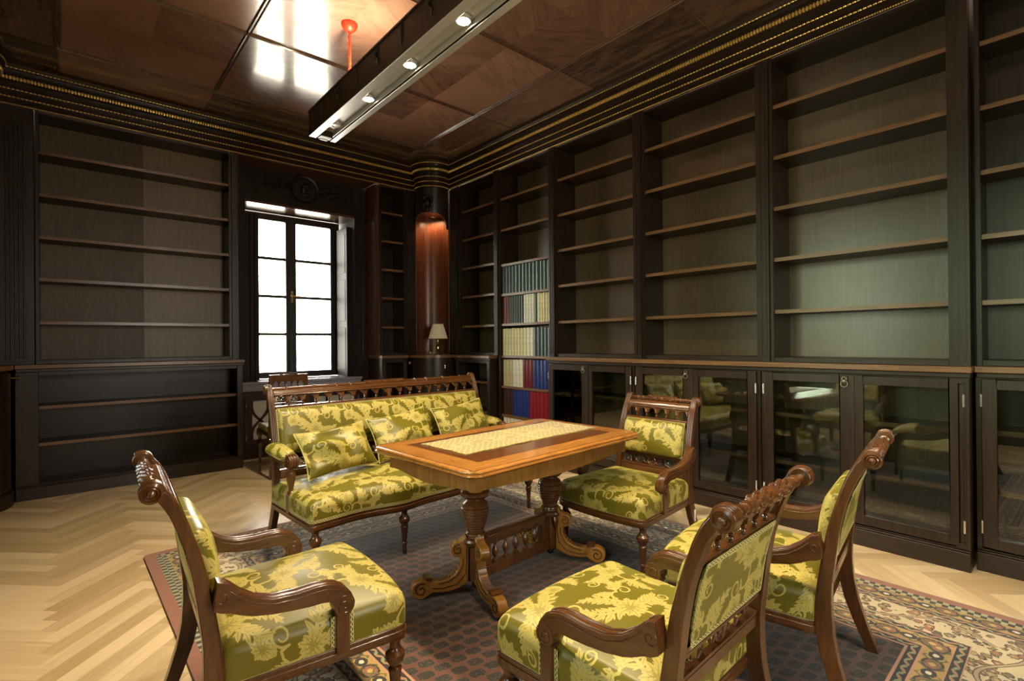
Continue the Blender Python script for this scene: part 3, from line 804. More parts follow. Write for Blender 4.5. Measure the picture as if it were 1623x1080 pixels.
def corner(mir, lab, cat='corner cabinet'):
    F = (lambda x: mirx(x)) if mir else (lambda x: x)
    c0 = (F(3.64), 5.72, 0)
    t = thing('corner_cabinet', lab, cat, c0, 0, None)
    # convex upper drum with an arched opening
    A = arc(0, 40); n = len(A)
    z_sh, z_top, z_bot, z_hi = 2.695, 2.885, 1.10, 3.206
    def half(z):           # half width of the opening as a fraction of the arc (0..1)
        if z < z_sh: return .97
        if z >= z_top: return 0
        u = (z-z_sh)/(z_top-z_sh); return .80*math.sqrt(max(0, 1-u**2.6))
    aC = [math.atan2(y-CY, x-CX) % (2*PI) for x, y in A]; am, ah = (aC[0]+aC[-1])/2, (aC[-1]-aC[0])/2
    pt = lambda f, z, rr=CR: (F(CX+rr*cos(am+ah*f)), CY+rr*sin(am+ah*f), z)
    mb = MB(); zs = [z_bot, z_sh-.0005, z_sh] + lin(z_sh, z_top, 16)[1:] + [z_hi]
    for sg in (-1, 1):
        V = []
        for z in zs:
            h = half(z)
            for k in range(13): V.append(pt(sg*(1-(1-h)*k/12), z))
        m = 13
        mb.add(V, [(i*m+k, i*m+k+1, (i+1)*m+k+1, (i+1)*m+k) for i in range(len(zs)-1) for k in range(m-1)])
    build('column_face', mb, M['dark_z'], t, True)
    # rim of the opening
    rim = [pt(-.97, z) for z in lin(z_bot+.03, z_sh, 8)] + [pt(-half(z), z) for z in lin(z_sh+.0001, z_top-.0001, 18)] + [pt(half(z), z) for z in reversed(lin(z_sh+.0001, z_top-.0001, 18))] + [pt(.97, z) for z in reversed(lin(z_bot+.03, z_sh, 8))]
    build('arch_moulding', MB().tube(rim, .0055, 6), M['edge_y'], t, True)
    # concave niche behind the opening
    E1, E2 = Vector(pt(.96, 0)), Vector(pt(-.96, 0)); mid = (E1+E2)/2; ax = (E1-E2).normalized(); nn = Vector((F(3.9)-mid.x, 6.0-mid.y, 0)).normalized()
    hw = (E1-E2).length/2
    def back(f, z):
        a = f*PI/2; p = mid+ax*hw*sin(a)+nn*.20*cos(a); return (p.x, p.y, z)
    mb = MB(); mb.sheet(back, lin(-1, 1, 25), [z_bot, 1.6, 2.2, 2.7, 2.95])
    build('niche_back', mb, M['niche'], t, True)
    mb = MB(); ring = [Vector(back(f, 2.893)) for f in lin(-1, 1, 25)] + [Vector(pt(f, 2.893)) for f in lin(.95, -.95, 20)]
    mb.add([tuple(p) for p in ring]+[(p.x, p.y, 2.91) for p in ring], [tuple(range(len(ring))), tuple(range(len(ring), 2*len(ring)))])
    build('niche_soffit', mb, M['niche'], t, True)
    # downlight in the soffit
    lp = mid + nn*.10; lc = (lp.x, lp.y)
    o = build('downlight', MB().lathe([(.034,0),(.034,-.006),(.026,-.008)], (lc[0], lc[1], 2.893), 'z', 16), M['brass'], t, True)
    build('lens', MB().lathe([(.024,-.006),(.024,-.0095)], (lc[0], lc[1], 2.893), 'z', 16), M['lampoff'], o, True)
    # carved head above the arch
    q = Vector(pt(0, 2.995)); dirn = Vector((q.x-F(CX), q.y-CY, 0)).normalized(); sd = Vector((-dirn.y, dirn.x, 0))
    def hp(a, b, h): v = q+sd*a+dirn*h; return (v.x, v.y, 2.995+b)
    mb = MB()
    mb.ball(hp(0, .0, .025), .050, 12, 9, (.9,.9,1.25))
    mb.ball(hp(0, -.005, .075), .013, 8, 6, (1,1,1.6)); mb.ball(hp(0, -.045, .060), .020, 8, 6, (1.1,1.1,.8)); mb.ball(hp(0, .022, .066), .026, 8, 6, (1.2,1.0,.6))
    for k in range(9):
        a = PI*(k/8); mb.ball(hp(.056*cos(a), .03+.045*sin(a), .03), .020, 8, 6)
    for sg in (-1, 1):
        mb.ball(hp(sg*.05, -.02, .03), .018, 8, 6, (1,1,1.8)); mb.ball(hp(sg*.018, .008, .068), .006, 6, 4); mb.ball(hp(sg*.03, -.02, .055), .016, 7, 5)
    mb.tube([hp(0, -.06, .03), hp(0, -.095, .02), hp(0, -.12, .01)], [.022, .016, .006], 8)
    build('carved_head', mb, M['black_carve'], t, True)
    # worktop and curved base with door
    Ab = arc(0, 30, XR0-.085, YF0-.075, CR+.085); At = arc(0, 30, XR0-.10, YF0-.09, CR+.10)
    def slab(Aq, z0, z1):
        ring = [(F(x), y) for x, y in Aq] + [(F(3.95), Aq[-1][1]), (F(3.95), 6.03), (F(Aq[0][0]), 6.03)]
        return MB().loft([[(x, y, z) for x, y in ring] for z in (z0, z1)])
    build('cabinet_top', slab(At, 1.062, 1.097), M['edge_x'], t, True)
    build('cabinet_base', slab(arc(0, 30, XR0-.07, YF0-.06, CR+.07), .11, 1.062), M['dark_z'], t, True)
    build('plinth', slab(At, .001, .11), M['dark_x'], t, True, bevel=.004)
    mb = MB()
    g0, g1 = 3, 27
    A1, A2 = [(F(x), y, .13) for x, y in Ab[g0:g1+1]], [(F(x), y, 1.04) for x, y in Ab[g0:g1+1]]
    cc = Vector((F(CX), CY, 0)); nin = [((cc.x-x), (cc.y-y)) for x, y, z in A1]
    n0 = [(0,0,0)]*len(A1); n1 = [(a*.045, b*.045, 0) for a, b in nin]
    mb.strip(A1, A2, n0, n1)
    dr = build('door', mb, M['dark_z'], t, True)
    k = MB(); kp = Ab[g0+1]; ko = Vector((F(kp[0])-cc.x, kp[1]-cc.y, 0)).normalized(); kp = Vector((F(kp[0]), kp[1], 1.0))
    k.tube([kp-ko*.005, kp+ko*.05], .004); k.tube([kp+ko*.05+Vector((.018*cos(a)*-ko.y, .018*cos(a)*ko.x, .018*sin(a))) for a in lin(0, 2*PI, 13)[:-1]], .003, 6, True)
    build('key', k, M['brass'], dr, True)
    k = MB(); kp = Ab[g1-1]; k.tube([(F(kp[0]), kp[1]-.004, .93), (F(kp[0]), kp[1]-.004, .97)], .005); build('hinge', k, M['nickel'], dr, True)
    # fluted pilasters either side
    for wall in (0, 1):
        mb = MB()
        if wall == 0:   # on the far wall
            u0, u1 = (3.108, 3.385) if mir else (3.235, 3.385)
            B = lambda a, b, d0, d1, z0, z1: mb.box(F(a), F(b), YF0+d0, YF0+d1, z0, z1)
        else:
            u0, u1 = 5.20, 5.415
            B = lambda a, b, d0, d1, z0, z1: mb.box(F(XR0+d0), F(XR0+d1), a, b, z0, z1)
        B(u0, u1, .0, .05, 1.098, 3.206)
        f0, f1 = ((3.162, 3.278) if mir else (u0+.022, u1-.022)) if wall == 0 else (u0+.06, u1-.03)
        B(f0-.006, f1+.006, -.020, .0, 1.125, 1.15)
        nf = 5; s = (f1-f0)/(2*nf-1)
        for k in range(nf): B(f0+2*k*s, f0+2*k*s+s, -.016, .0, 1.15, 3.05)
        B(f0-.004, f1+.004, -.006, .0, 3.05, 3.062)
        build('fluted_pilaster', mb, M['dark_z'], t, True, bevel=.0025)
    return t
corner(False, 'rounded corner cabinet with lit arched niche holding the small table lamp')
corner(True, 'rounded dark corner cabinet cut off at the left edge of the photo')

# ------------------------------------------------------------------ bookcases
SHZ = [1.457, 1.818, 2.172, 2.526, 2.880]
class Wall:
    def __init__(s, kind, off=0.0): s.k = kind; s.off = off
    def bx(s, mb, u0, u1, d0, d1, z0, z1):
        d0 += s.off; d1 += s.off
        if s.k == 'R': mb.box(XR0+d0, XR0+d1, u0, u1, z0, z1)
        else: mb.box(u0, u1, YF0+d0, YF0+d1, z0, z1)
        return mb
    def p(s, u, d, z): return (XR0+d+s.off, u, z) if s.k == 'R' else (u, YF0+d+s.off, z)
    def ax(s): return 'y' if s.k == 'R' else 'x'
def pilaster(W, u0, u1, z0, z1, d=-.018):
    mb = MB(); W.bx(mb, u0, u1, d, .06, z0, z1)
    i = min(.016, (u1-u0)*.25)
    W.bx(mb, u0+i, u0+i+.005, d-.004, d, z0+.03, z1-.03); W.bx(mb, u1-i-.005, u1-i, d-.004, d, z0+.03, z1-.03)
    W.bx(mb, u0+i, u1-i, d-.004, d, z0+.03, z0+.035); W.bx(mb, u0+i, u1-i, d-.004, d, z1-.035, z1-.03)
    return mb
def upper(W, u0, u1, label, z0=1.098, z1=3.206, shelves=SHZ, depth=.285, pil=(), back=None, seam=None, group='empty upper bookcases', pz0=None):
    um = (u0+u1)/2; a = W.ax(); t = thing('bookcase', label, 'bookcase', W.p(um, .15, z0), 0, group)
    T = .022
    dl = .0
    b = MB(); W.bx(b, u0, u1, depth, depth+.012, z0, z1)
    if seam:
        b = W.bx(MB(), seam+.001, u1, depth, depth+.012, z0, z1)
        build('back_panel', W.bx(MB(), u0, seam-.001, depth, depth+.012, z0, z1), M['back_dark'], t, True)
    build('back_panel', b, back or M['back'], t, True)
    for ua, ub in ((u0-T, u0), (u1, u1+T)): build('side_panel', W.bx(MB(), ua+.0005, ub-.0005, dl, depth+.012, z0, z1), M['dark_z'], t, True)
    build('bottom_rail', W.bx(MB(), u0, u1, .005, depth, z0, z0+.032), M['dark_'+a], t, True, bevel=.002)
    build('top_panel', W.bx(MB(), u0, u1, .005, depth, z1-.02, z1), M['dark_'+a], t, True)
    for z in shelves:
        sh = build('shelf', W.bx(MB(), u0+.001, u1-.001, .022, depth-.002, z-.026, z), M['dark_'+a], t, True)
        build('edge_lipping', W.bx(MB(), u0+.001, u1-.001, .017, .0225, z-.026, z+.0003), M['edge_'+a], sh, True)  # pale strip on a dark board paints a lit edge over a shaded underside
    for ua, ub in pil: build('pilaster', pilaster(W, ua, ub, pz0 or z0, z1), M['dark_z'], t, True)
    return t
def cabinet(W, u0, u1, label, doors=2, d0=-.055, ztop=1.036, shelves=(.752, .428), pil=(), depth=.285, ends=(), group=None, frame=True, back=None, seam=None, lstile=.05):
    """base unit from u0 to u1 (outer faces)"""
    um = (u0+u1)/2; a = W.ax()
    t = thing('base_cabinet', label, 'cabinet', W.p(um, .12, 0), 0, group)
    T = .022
    for ua, ub in ((u0, u0+T), (u1-T, u1)): build('side_panel', W.bx(MB(), ua+.0005, ub-.0005, d0, depth+.012, .0, ztop), M['dark_z'], t, True)
    bk = MB(); W.bx(bk, u0+T, u1-T, depth, depth+.012, .10, ztop)
    if seam: W.bx(bk, seam-.006, seam+.006, depth-.004, depth, .10, ztop)
    build('back_panel', bk, back or M['back'], t, True)
    build('floor_panel', W.bx(MB(), u0+T, u1-T, d0+.03, depth, .085, .112), M['dark_'+a], t, True)
    build('top_rail', W.bx(MB(), u0+T, u1-T, d0, d0+.05, ztop-.028, ztop), M['dark_'+a], t, True)
    pl = MB(); W.bx(pl, u0, u1, -.08, d0, .0, .100); W.bx(pl, u0, u1, -.074, d0, .100, .110); W.bx(pl, u0, u1, -.066, d0, .110, .122)
    build('plinth', pl, M['dark_'+a], t, True, bevel=.004)
    for z in shelves:
        sh = build('shelf', W.bx(MB(), u0+T+.001, u1-T-.001, d0+.049, depth-.002, z-.026, z), M['dark_'+a], t, True)
        build('edge_lipping', W.bx(MB(), u0+T+.001, u1-T-.001, d0+.044, d0+.0495, z-.026, z+.0003), M['edge_'+a], sh, True)  # light along the front edge painted as a paler strip here too
    if not doors:
        for ua, uw in ((u0, lstile), (u1-.05, .05)): build('front_stile', W.bx(MB(), ua, ua+uw, d0-.012, d0, .122, ztop), M['dark_z'], t, True, bevel=.003)
    else:
        zb, zt = .133, 1.030; n = doors; g = .003
        x0, x1 = u0+.022, u1-.022
        wd = (x1-x0)/n
        for k in range(n):
            da, db = x0+wd*k+g, x0+wd*(k+1)-g
            s = .058
            m = MB()
            f0, f1 = d0-.024, d0-.001
            W.bx(m, da, da+s, f0, f1, zb, zt); W.bx(m, db-s, db, f0, f1, zb, zt)
            W.bx(m, da+s, db-s, f0, f1, zb, zb+.055); W.bx(m, da+s, db-s, f0, f1, zt-.055, zt)
            dr = build('door', m, M['dark_z'], t, True, bevel=.003)
            build('glass_pane', W.bx(MB(), da+s-.003, db-s+.003, d0-.010, d0-.006, zb+.052, zt-.052), M['glass'], dr, True)
            hu = da-.002 if k == 0 else db+.002      # hinges on the outer stile
            for z in (.24, .915):
                h = MB(); c = W.p(hu, d0-.027, z); h.lathe([(.0055,-.034),(.0055,.034)], c, 'z', 8); build('hinge', h, M['nickel'], dr, True)
            if k == n-1 and n == 2:  # ring pull by the meeting stile of the far door
                h = MB(); c = Vector(W.p(da+.028, f0-.002, .992)); o = Vector(W.p(da+.028, f0-.016, .992))
                h.ball(o, .012, 8, 6); h.tube([c, o], .006)
                for (dz, rr, tl) in ((-.016, .0185, .3), (.015, .012, 0)):
                    h.tube([o+Vector(W.p(0,0,0))*0+Vector((0, rr*cos(q), dz+rr*sin(q))) if W.k == 'R' else o+Vector((rr*cos(q), 0, dz+rr*sin(q))) for q in lin(0, 2*PI, 17)[:-1]], .0032, 6, True)
                build('ring_pull', h, M['iron'], dr, True)
            if k == 0 and n == 2:   # cover strip on the meeting stile
                build('cover_strip', W.bx(MB(), db-.014, db+.012, f0-.007, f0, zb, zt), M['dark_z'], dr, True, bevel=.002)
    for ua, ub in pil: build('pilaster', pilaster(W, ua, ub, .122, ztop, d0-.02), M['dark_z'], t, True)
    return t
def worktop(W, u0, u1, label, d0=-.088, group=None):
    a = W.ax(); t = thing('worktop', label, 'worktop', W.p((u0+u1)/2, 0, 1.04), 0, group)
    build('top_board', W.bx(MB(), u0, u1, d0, .285, 1.064, 1.0975), M['edge_'+a], t, True, bevel=.004)
    build('under_moulding', W.bx(MB(), u0+.006, u1-.006, d0+.018, .28, 1.037, 1.0635), M['dark_'+a], t, True, bevel=.004)
R, RF, F_ = Wall('R'), Wall('R', .08), Wall('F')
# right wall, from the corner towards the camera
upper(R, 4.515, 5.165, 'narrow empty bookcase on the right wall next to the corner niche', pil=[(4.445, 4.500)], group=None)
cabinet(R, 4.53, 5.20, 'open low cabinet beside the rounded corner cabinet, partly behind the sofa', doors=0, d0=-.06, shelves=(.79, .44))
worktop(R, 4.515, 5.24, 'dark worktop below the narrow bookcase next to the corner niche')
upper(R, 3.640, 4.420, 'tall bookcase filled with bound volumes in green, red, white and blue', z0=.0, shelves=[.10, .435, .755, 1.100, 1.458, 1.795, 2.130, 2.526, 2.880], pil=[(3.552, 3.618)], group=None, pz0=1.098)
upper(R, 2.612, 3.528, 'empty bookcase with orange-lit shelf edges just right of the book-filled one', pil=[(2.523, 2.588)])
upper(R, 1.570, 2.500, 'empty bookcase between the one beside the books and the widest green-lit one', pil=[(1.478, 1.546)])
upper(R, .528, 1.455, 'large empty bookcase on the right whose lower back panels glow green', pil=[(.436, .504)])
upper(RF, -.62, .400, 'empty bookcase set slightly back at the right edge of the photo', group=None)
cabinet(R, 2.568, 3.600, 'glazed base cabinet nearest the book-filled bookcase, behind the armchair by the table end', group='glazed base cabinets')
cabinet(R, 1.525, 2.562, 'glazed base cabinet in the middle of the right wall, behind the armchair by the shelves', group='glazed base cabinets')
cabinet(R, .436, 1.519, 'glazed base cabinet under the green-lit bookcase, ending in a panelled pilaster', group='glazed base cabinets', pil=[(.438, .496)])
worktop(R, .426, 3.606, 'long dark worktop running over the three glazed base cabinets')
cabinet(RF, -.64, .422, 'glazed base cabinet set slightly back at the right edge of the photo', group='glazed base cabinets')
worktop(RF, -.65, .424, 'short dark worktop set slightly back at the right edge of the photo')
# far wall: left bay, narrow right bay
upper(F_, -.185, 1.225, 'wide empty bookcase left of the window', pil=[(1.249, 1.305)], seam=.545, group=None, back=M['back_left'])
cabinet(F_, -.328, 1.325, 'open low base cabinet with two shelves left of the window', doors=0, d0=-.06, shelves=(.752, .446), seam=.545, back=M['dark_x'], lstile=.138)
worktop(F_, -.330, 1.338, 'dark worktop under the wide bookcase left of the window')
upper(F_, 2.905, 3.205, 'narrow empty bookcase between the window and the corner niche', group=None, back=M['dark_z'])
cabinet(F_, 2.86, 3.205, 'narrow open base cabinet between the window and the corner niche', doors=0, d0=-.06, shelves=(), back=M['dark_z'])
worktop(F_, 2.852, 3.215, 'short dark worktop between the window and the corner niche')
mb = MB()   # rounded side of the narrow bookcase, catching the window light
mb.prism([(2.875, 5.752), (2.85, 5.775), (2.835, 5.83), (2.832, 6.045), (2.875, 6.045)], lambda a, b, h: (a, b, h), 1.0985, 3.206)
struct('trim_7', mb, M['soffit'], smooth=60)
# bound volumes
BC = {'dark green': (.020,.045,.040), 'dark blue': (.012,.022,.060), 'dark red': (.14,.010,.018), 'white': (.66,.62,.52), 'cream': (.62,.55,.30), 'black-green': (.018,.030,.028), 'tan': (.46,.40,.22), 'blue': (.016,.032,.19), 'red': (.24,.010,.024), 'dark brown': (.045,.018,.012)}
BM = {}
for k, c in BC.items(): BM[k] = noisy(k+' buckram', tuple(v*.85 for v in c), tuple(v*1.12 for v in c), 40, .28)
M['pages'] = plain('book pages', (.62,.56,.44), .8)
rows = [(1.795, 'top', [('dark green', 14)]), (1.458, 'second', [('dark red', 3), ('dark green', 3), ('black-green', 2), ('dark blue', 1), ('white', 4), ('black-green', 1), ('cream', 5)]),
        (1.100, 'third', [('cream', 8), ('white', 2), ('black-green', 5)]), (.755, 'fourth', [('tan', 3), ('white', 3), ('dark red', 3), ('blue', 5)]),
        (.435, 'fifth', [('dark brown', 3), ('blue', 5), ('red', 6)]), (.10, 'lowest', [('white', 8), ('cream', 5)])]
ORD = ['first','second','third','fourth','fifth','sixth','seventh','eighth','ninth','tenth','eleventh','twelfth','thirteenth','fourteenth','fifteenth','sixteenth','seventeenth','eighteenth','nineteenth','twentieth']
for z, rn, items in rows:
    seq = [c for c, n in items for _ in range(n)]; n = len(seq)
    ys, ye = 4.412, 3.648
    ws = [random.uniform(.9, 1.1) for _ in seq]
    k0 = (ys-ye)/sum(ws); y = ys
    for i, c in enumerate(seq):
        wd = ws[i]*k0; h = (.302 if rn != 'fifth' else .286)+random.uniform(-.003, .003); dp = .225
        d0 = .022+random.uniform(0, .004); a, b = y-.0012, y-wd+.0012; y -= wd
        mb = MB(); r = (a-b)/2
        sec = [(XR0+d0+dp, a), (XR0+d0+.012, a)] + [(XR0+d0+.012-.010*sin(q), (a+b)/2+r*cos(q)) for q in lin(0, PI, 9)[1:-1]] + [(XR0+d0+.012, b), (XR0+d0+dp, b)]
        mb.loft([[(p[0], p[1], zz) for p in sec] for zz in (z+.0005, z+h)])
        o = build('book', mb, BM[c], None, smooth=50)
        me = o.data; ce = Vector((XR0+d0+.1, (a+b)/2, z)); me.transform(Matrix.Translation(-ce)); o.location = ce
        tag(o, '%s bound volume, %s from the left in the %s row of books' % (c, ORD[i], rn), 'book', 'bound volumes in the %s row' % rn)

# ------------------------------------------------------------------ seat furniture
def interp(xs, ys, x):
    return float(np.interp(x, xs, ys))
class Frame:
    """profile of the swept back shared by the armchairs and the sofa"""
    def __init__(s, hw_top, hw_seat, hw_foot, lift):
        k = (.4612+lift)/.4612
        up = lambda z: z if z < .40 else .40+(z-.40)*k
        s.up = up
        raw = [(0,-.385,-.348),(.10,-.350,-.306),(.20,-.322,-.272),(.28,-.308,-.256),(.36,-.303,-.258),(.43,-.304,-.265),(.523,-.315,-.279),(.615,-.327,-.294),(.68,-.339,-.311),(.74,-.357,-.329),(.80,-.380,-.350),(.835,-.401,-.368),(.858,-.430,-.385)]
        s.z = [up(r[0]) for r in raw]; s.b = [r[1] for r in raw]; s.f = [r[2] for r in raw]
        s.hz = [0, .30, up(.86)]; s.hx = [hw_foot, hw_seat, hw_top]
    def yb(s, z): return interp(s.z, s.b, z)
    def yf(s, z): return interp(s.z, s.f, z)
    def yc(s, z): return (s.yb(z)+s.yf(z))/2
    def x(s, z): return interp(s.hz, s.hx, z)
TW = .036
def stile(fr, sg):
    mb = MB(); zs = list(np.linspace(0, fr.z[-1], 40))
    A = [(sg*fr.x(z), fr.yb(z), z) for z in zs]; B = [(sg*fr.x(z), fr.yf(z), z) for z in zs]
    mb.strip(A, B, (-TW/2, 0, 0), (TW/2, 0, 0))
    # scrolled head
    zt = fr.z[-1]; cy, cz = -.415, zt+.001; c = (sg*fr.x(zt), cy, cz)
    mb.lathe([(.027,-TW/2),(.027,TW/2)], c, 'x', 20)
    # reeds on the face
    for k in (-1, 0, 1):
        pts = [(sg*fr.x(z)+k*.0105, fr.yf(z)+.0005, z) for z in zs[12:]] + [(c[0]+k*.0105, cy+.028*cos(a), cz+.028*sin(a)) for a in lin(.25, 2.4, 8)]
        mb.tube(pts, .0045, 6)
    return mb
def rosette(fr, sg):
    zt = fr.z[-1]; x = sg*(fr.x(zt)+TW/2)
    pr = [(.027,0),(.027,.004),(.021,.008),(.019,.005),(.014,.009),(.011,.006),(.007,.012),(.001,.014)]
    return MB().lathe([(r, sg*h) for r, h in pr], (x, -.415, zt+.001), 'x', 18)
def crest_rod(fr, W):
    zt = fr.z[-1]; h = W
    P_ = [(.0115,-h)]
    def beadp(x, r): return [(.0115, x-.008), (r, x-.004), (r, x+.004), (.0115, x+.008)]
    for x in (-.78, -.60): P_ += beadp(x*h, .016)
    if W < .4:
        P_ += [(.0115,-.115),(.0175,-.108),(.0175,-.10),(.013,-.096),(.017,-.080),(.019,-.06),(.018,-.045),(.014,-.030),(.019,-.018),(.021,-.006)]
    else:
        P_ = [(.0115,-h)]
        for x in (-.88, -.66, -.46, -.33): P_ += beadp(x*h, .0165)
        P_ += [(.013,-.16),(.018,-.14),(.020,-.09),(.017,-.03),(.015,-.016),(.022,-.008)]
    P_ = P_ + [(r, -x) for r, x in reversed(P_)]
    return MB().lathe(P_, (0, -.415, zt+.001), 'x', 16)
def crest_carving(fr, W):
    mb = MB(); zt = fr.z[-1]
    rng = lin(-.095, .095, 9) if W < .4 else lin(-.15, .15, 17)
    for i, x in enumerate(rng):
        for k in range(7):
            a = 2*PI*k/7+(i % 2)*.45
            mb.ball((x, -.415+.016*cos(a), zt+.001+.016*sin(a)), .0072, 6, 4, (1.75,1,1))
    return mb
def back_board(fr, hw, z0, z1, d=0.0, th=.020, n=6):
    """board following the sweep of the back between heights z0, z1"""
    A, B = [], []
    mb = MB(); zs = lin(z0, z1, n)
    A = [(-hw, fr.yc(z)+d, z) for z in zs]; B = [(hw, fr.yc(z)+d, z) for z in zs]
    return mb.strip(A, B, (0,-th/2,0), (0,th/2,0))
def arcade(fr, hw, z0, z1, n, post=False):
    """scalloped plate of n round arches, bottom drops at z0, crown below z1"""
    mb = MB(); segs = 12; A, B = [], []
    p = 2*hw/n; ra = p*.335; zb = z0
    zc = z0+.0
    top = z1
    for i in range(n):
        xc = -hw+p*(i+.5)
        xs_ = [xc-p/2+.0001, xc-ra] + [xc-ra*cos(PI*k/segs) for k in range(1, segs)] + [xc+ra, xc+p/2-.0001]
        for x in xs_:
            u = abs(x-xc)
            zz = zc+(math.sqrt(max(0, ra*ra-u*u))*1.05 if u < ra-1e-6 else 0)
            if u >= ra-1e-6 and u > ra+1e-5: zz = zc-.004
            A.append((x, fr.yc(zz), zz)); B.append((x, fr.yc(top), top))
    mb.strip(A, B, (0,-.009,0), (0,.009,0))
    # moulded hood over each arch
    for i in range(n):
        xc = -hw+p*(i+.5)
        mb.tube([(xc-(ra+.005)*cos(a), fr.yc(zc+(ra+.005)*sin(a))+.0095, zc+(ra+.005)*sin(a)*1.05) for a in lin(.15, PI-.15, 10)], .0032, 5)
    return mb
def baluster(fr, x, z0, z1):
    h = z1-z0; y = fr.yc((z0+z1)/2)
    return MB().lathe([(.0085,0),(.0085,h*.10),(.004,h*.16),(.0045,h*.24),(.0095,h*.40),(.0085,h*.50),(.004,h*.60),(.0075,h*.68),(.0075,h*.74),(.004,h*.80),(.0085,h*.9),(.0085,h)], (x, y, z0), 'z', 10)
def carved_rail(fr, hw, z0, z1, units=1):
    mb = back_board(fr, hw, z0, z0+.010, 0, .022, 3)
    m2 = back_board(fr, hw, z1-.010, z1, 0, .022, 3); mb.add(m2.v, m2.f)
    zc = (z0+z1)/2; y = fr.yc(zc)+.004; R_ = (z1-z0)/2-.006
    n = max(1, round(hw/.21)) if units == 1 else units
    wu = 2*hw/n
    for i in range(n):
        x0 = -hw+wu*(i+.5)
        mb.tube([(x0+R_*.92*cos(a), y, zc+R_*.92*sin(a)) for a in lin(0, 2*PI, 22)[:-1]], .0058, 6, True)
        mb.ball((x0, y, zc), R_*.45, 8, 6, (1,.5,1))
        for k in range(6): mb.ball((x0+R_*.5*cos(k*PI/3), y, zc+R_*.5*sin(k*PI/3)), R_*.2, 6, 4)
        for sg in (-1, 1):
            q = wu/2-R_*1.0
            for j in range(3):
                xa = x0+sg*(R_*1.25+q*.31*j); rr = R_*.62
                up = 1 if j % 2 else -1
                pts = [(xa+sg*rr*(1-t*.62)*cos(t*4.6)*.9+sg*rr*.35, y, zc+up*rr*(1-t*.62)*sin(t*4.6)) for t in lin(0, 1, 12)]
                mb.tube(pts, [.0055-.003*t for t in lin(0, 1, 12)], 6)
                mb.tube([(xa-sg*.005, y, zc-up*R_*.8), (xa+sg*.012, y+.002, zc-up*R_*.35), (xa+sg*.03, y, zc-up*R_*.75)], [.003,.007,.003], 6)
    return mb
def turned_leg(x, y, z1, kr=1.0):
    pr = [(.011,0),(.013,.006),(.0135,.02),(.0115,.05),(.0165,.055),(.0165,.062),(.0125,.068),(.0155,.09),(.0185,.125),(.0205,.145),(.0225,.150),(.0225,.157),(.017,.163),(.019,.170),(.029,.185),(.033,.197),(.032,.208),(.024,.217),(.0195,.222),(.017,.236),(.018,.246),(.024,.252),(.024,.262)]
    k = z1/.300
    mb = MB().lathe([(r*kr, h*k) for r, h in pr], (x, y, 0), 'z', 18)
    mb.box(x-.0245, x+.0245, y-.0245, y+.0245, .256*k, z1)
    mb.lathe([(.011,0),(.008,.004),(.0,.006)], (x, y+.026, .28*k), 'y', 8)
    return mb
ARM_T = [(-.275,.606),(-.258,.600),(-.245,.588),(-.221,.564),(-.183,.536),(-.135,.518),(-.072,.513),(-.024,.515),(.010,.514),(.040,.506),(.066,.490),(.086,.465),(.097,.440)]
ARM_B = [(-.283,.530),(-.265,.520),(-.245,.514),(-.215,.498),(-.188,.487),(-.136,.475),(-.085,.468),(-.035,.463),(.000,.462),(.020,.458),(.034,.448),(.040,.438),(.036,.428)]
def arm_mesh(sg, x=.275, wd=.044):
    mb = MB()
    mb.strip([(sg*x, a, b) for a, b in ARM_T], [(sg*x, a, b) for a, b in ARM_B], (-wd/2,0,0), (wd/2,0,0))
    mb.lathe([(.0315,-wd/2-.002),(.0315,wd/2+.002)], (sg*x, .066, .434), 'x', 22)
    for k in (-1, 1):
        mb.tube([(sg*x+k*.012, a, b) for a, b in ARM_T[1:]]+[(sg*x+k*.012, .066+.032*cos(q), .434+.032*sin(q)) for q in lin(0, -1.6, 6)], .0042, 6)
        # incised lines and volutes on the flanks
        e = k*(wd/2+.0006)
        mb.tube([(sg*x+e, a, b-.014) for a, b in ARM_T[2:11]], .0018, 5)
        mb.tube([(sg*x+e, -.262+.020*(1-t*.75)*cos(t*7+2.2), .562+.020*(1-t*.75)*sin(t*7+2.2)) for t in lin(0, 1, 22)], .0020, 5)
        mb.tube([(sg*x+k*(wd/2+.0026), .066+.026*(1-t*.8)*cos(-t*9+.6), .434+.026*(1-t*.8)*sin(-t*9+.6)) for t in lin(0, 1, 28)], .0028, 5)
    return mb
def ribbon(pts, z0, z1, off, closed=True):
    """braid running along a plan polyline, standing z0..z1, pushed outwards by off"""
    V, F, UV = [], [], []; n = len(pts); acc = 0
    for i in range(n+(1 if closed else 0)):
        x, y = pts[i % n]; p, q = pts[(i-1) % n] if (closed or i) else pts[0], pts[(i+1) % n] if (closed or i < n-1) else pts[-1]
        tx, ty = q[0]-p[0], q[1]-p[1]; L_ = math.hypot(tx, ty) or 1; nx, ny = ty/L_, -tx/L_
        if i: acc += math.hypot(x-pts[i-1][0], y-pts[i-1][1])
        V += [(x+nx*off, y+ny*off, z0), (x+nx*off, y+ny*off, z1)]; UV += [(acc, 0), (acc, 1)]
    F = [(2*i, 2*i+2, 2*i+3, 2*i+1) for i in range(n-(0 if closed else 1))]
    return MB().add(V, F, UV)
def strap3(pts, wvec, outward, wd):
    """flat braid along 3-d points; wvec = width direction"""
    V, UV = [], []; acc = 0; wv = Vector(wvec)*wd/2; o = Vector(outward)
    for i, p in enumerate(pts):
        p = Vector(p)
        if i: acc += (p-Vector(pts[i-1])).length
        V += [p-wv+o, p+wv+o]; UV += [(acc, 0), (acc, 1)]
    return MB().add(V, [(2*i, 2*i+2, 2*i+3, 2*i+1) for i in range(len(pts)-1)], UV)
def merge(*ms):
    r = MB()
    for m in ms: r.add(m.v, m.f, m.uv if m.hasuv else None)
    r.hasuv = any(m.hasuv for m in ms); return r

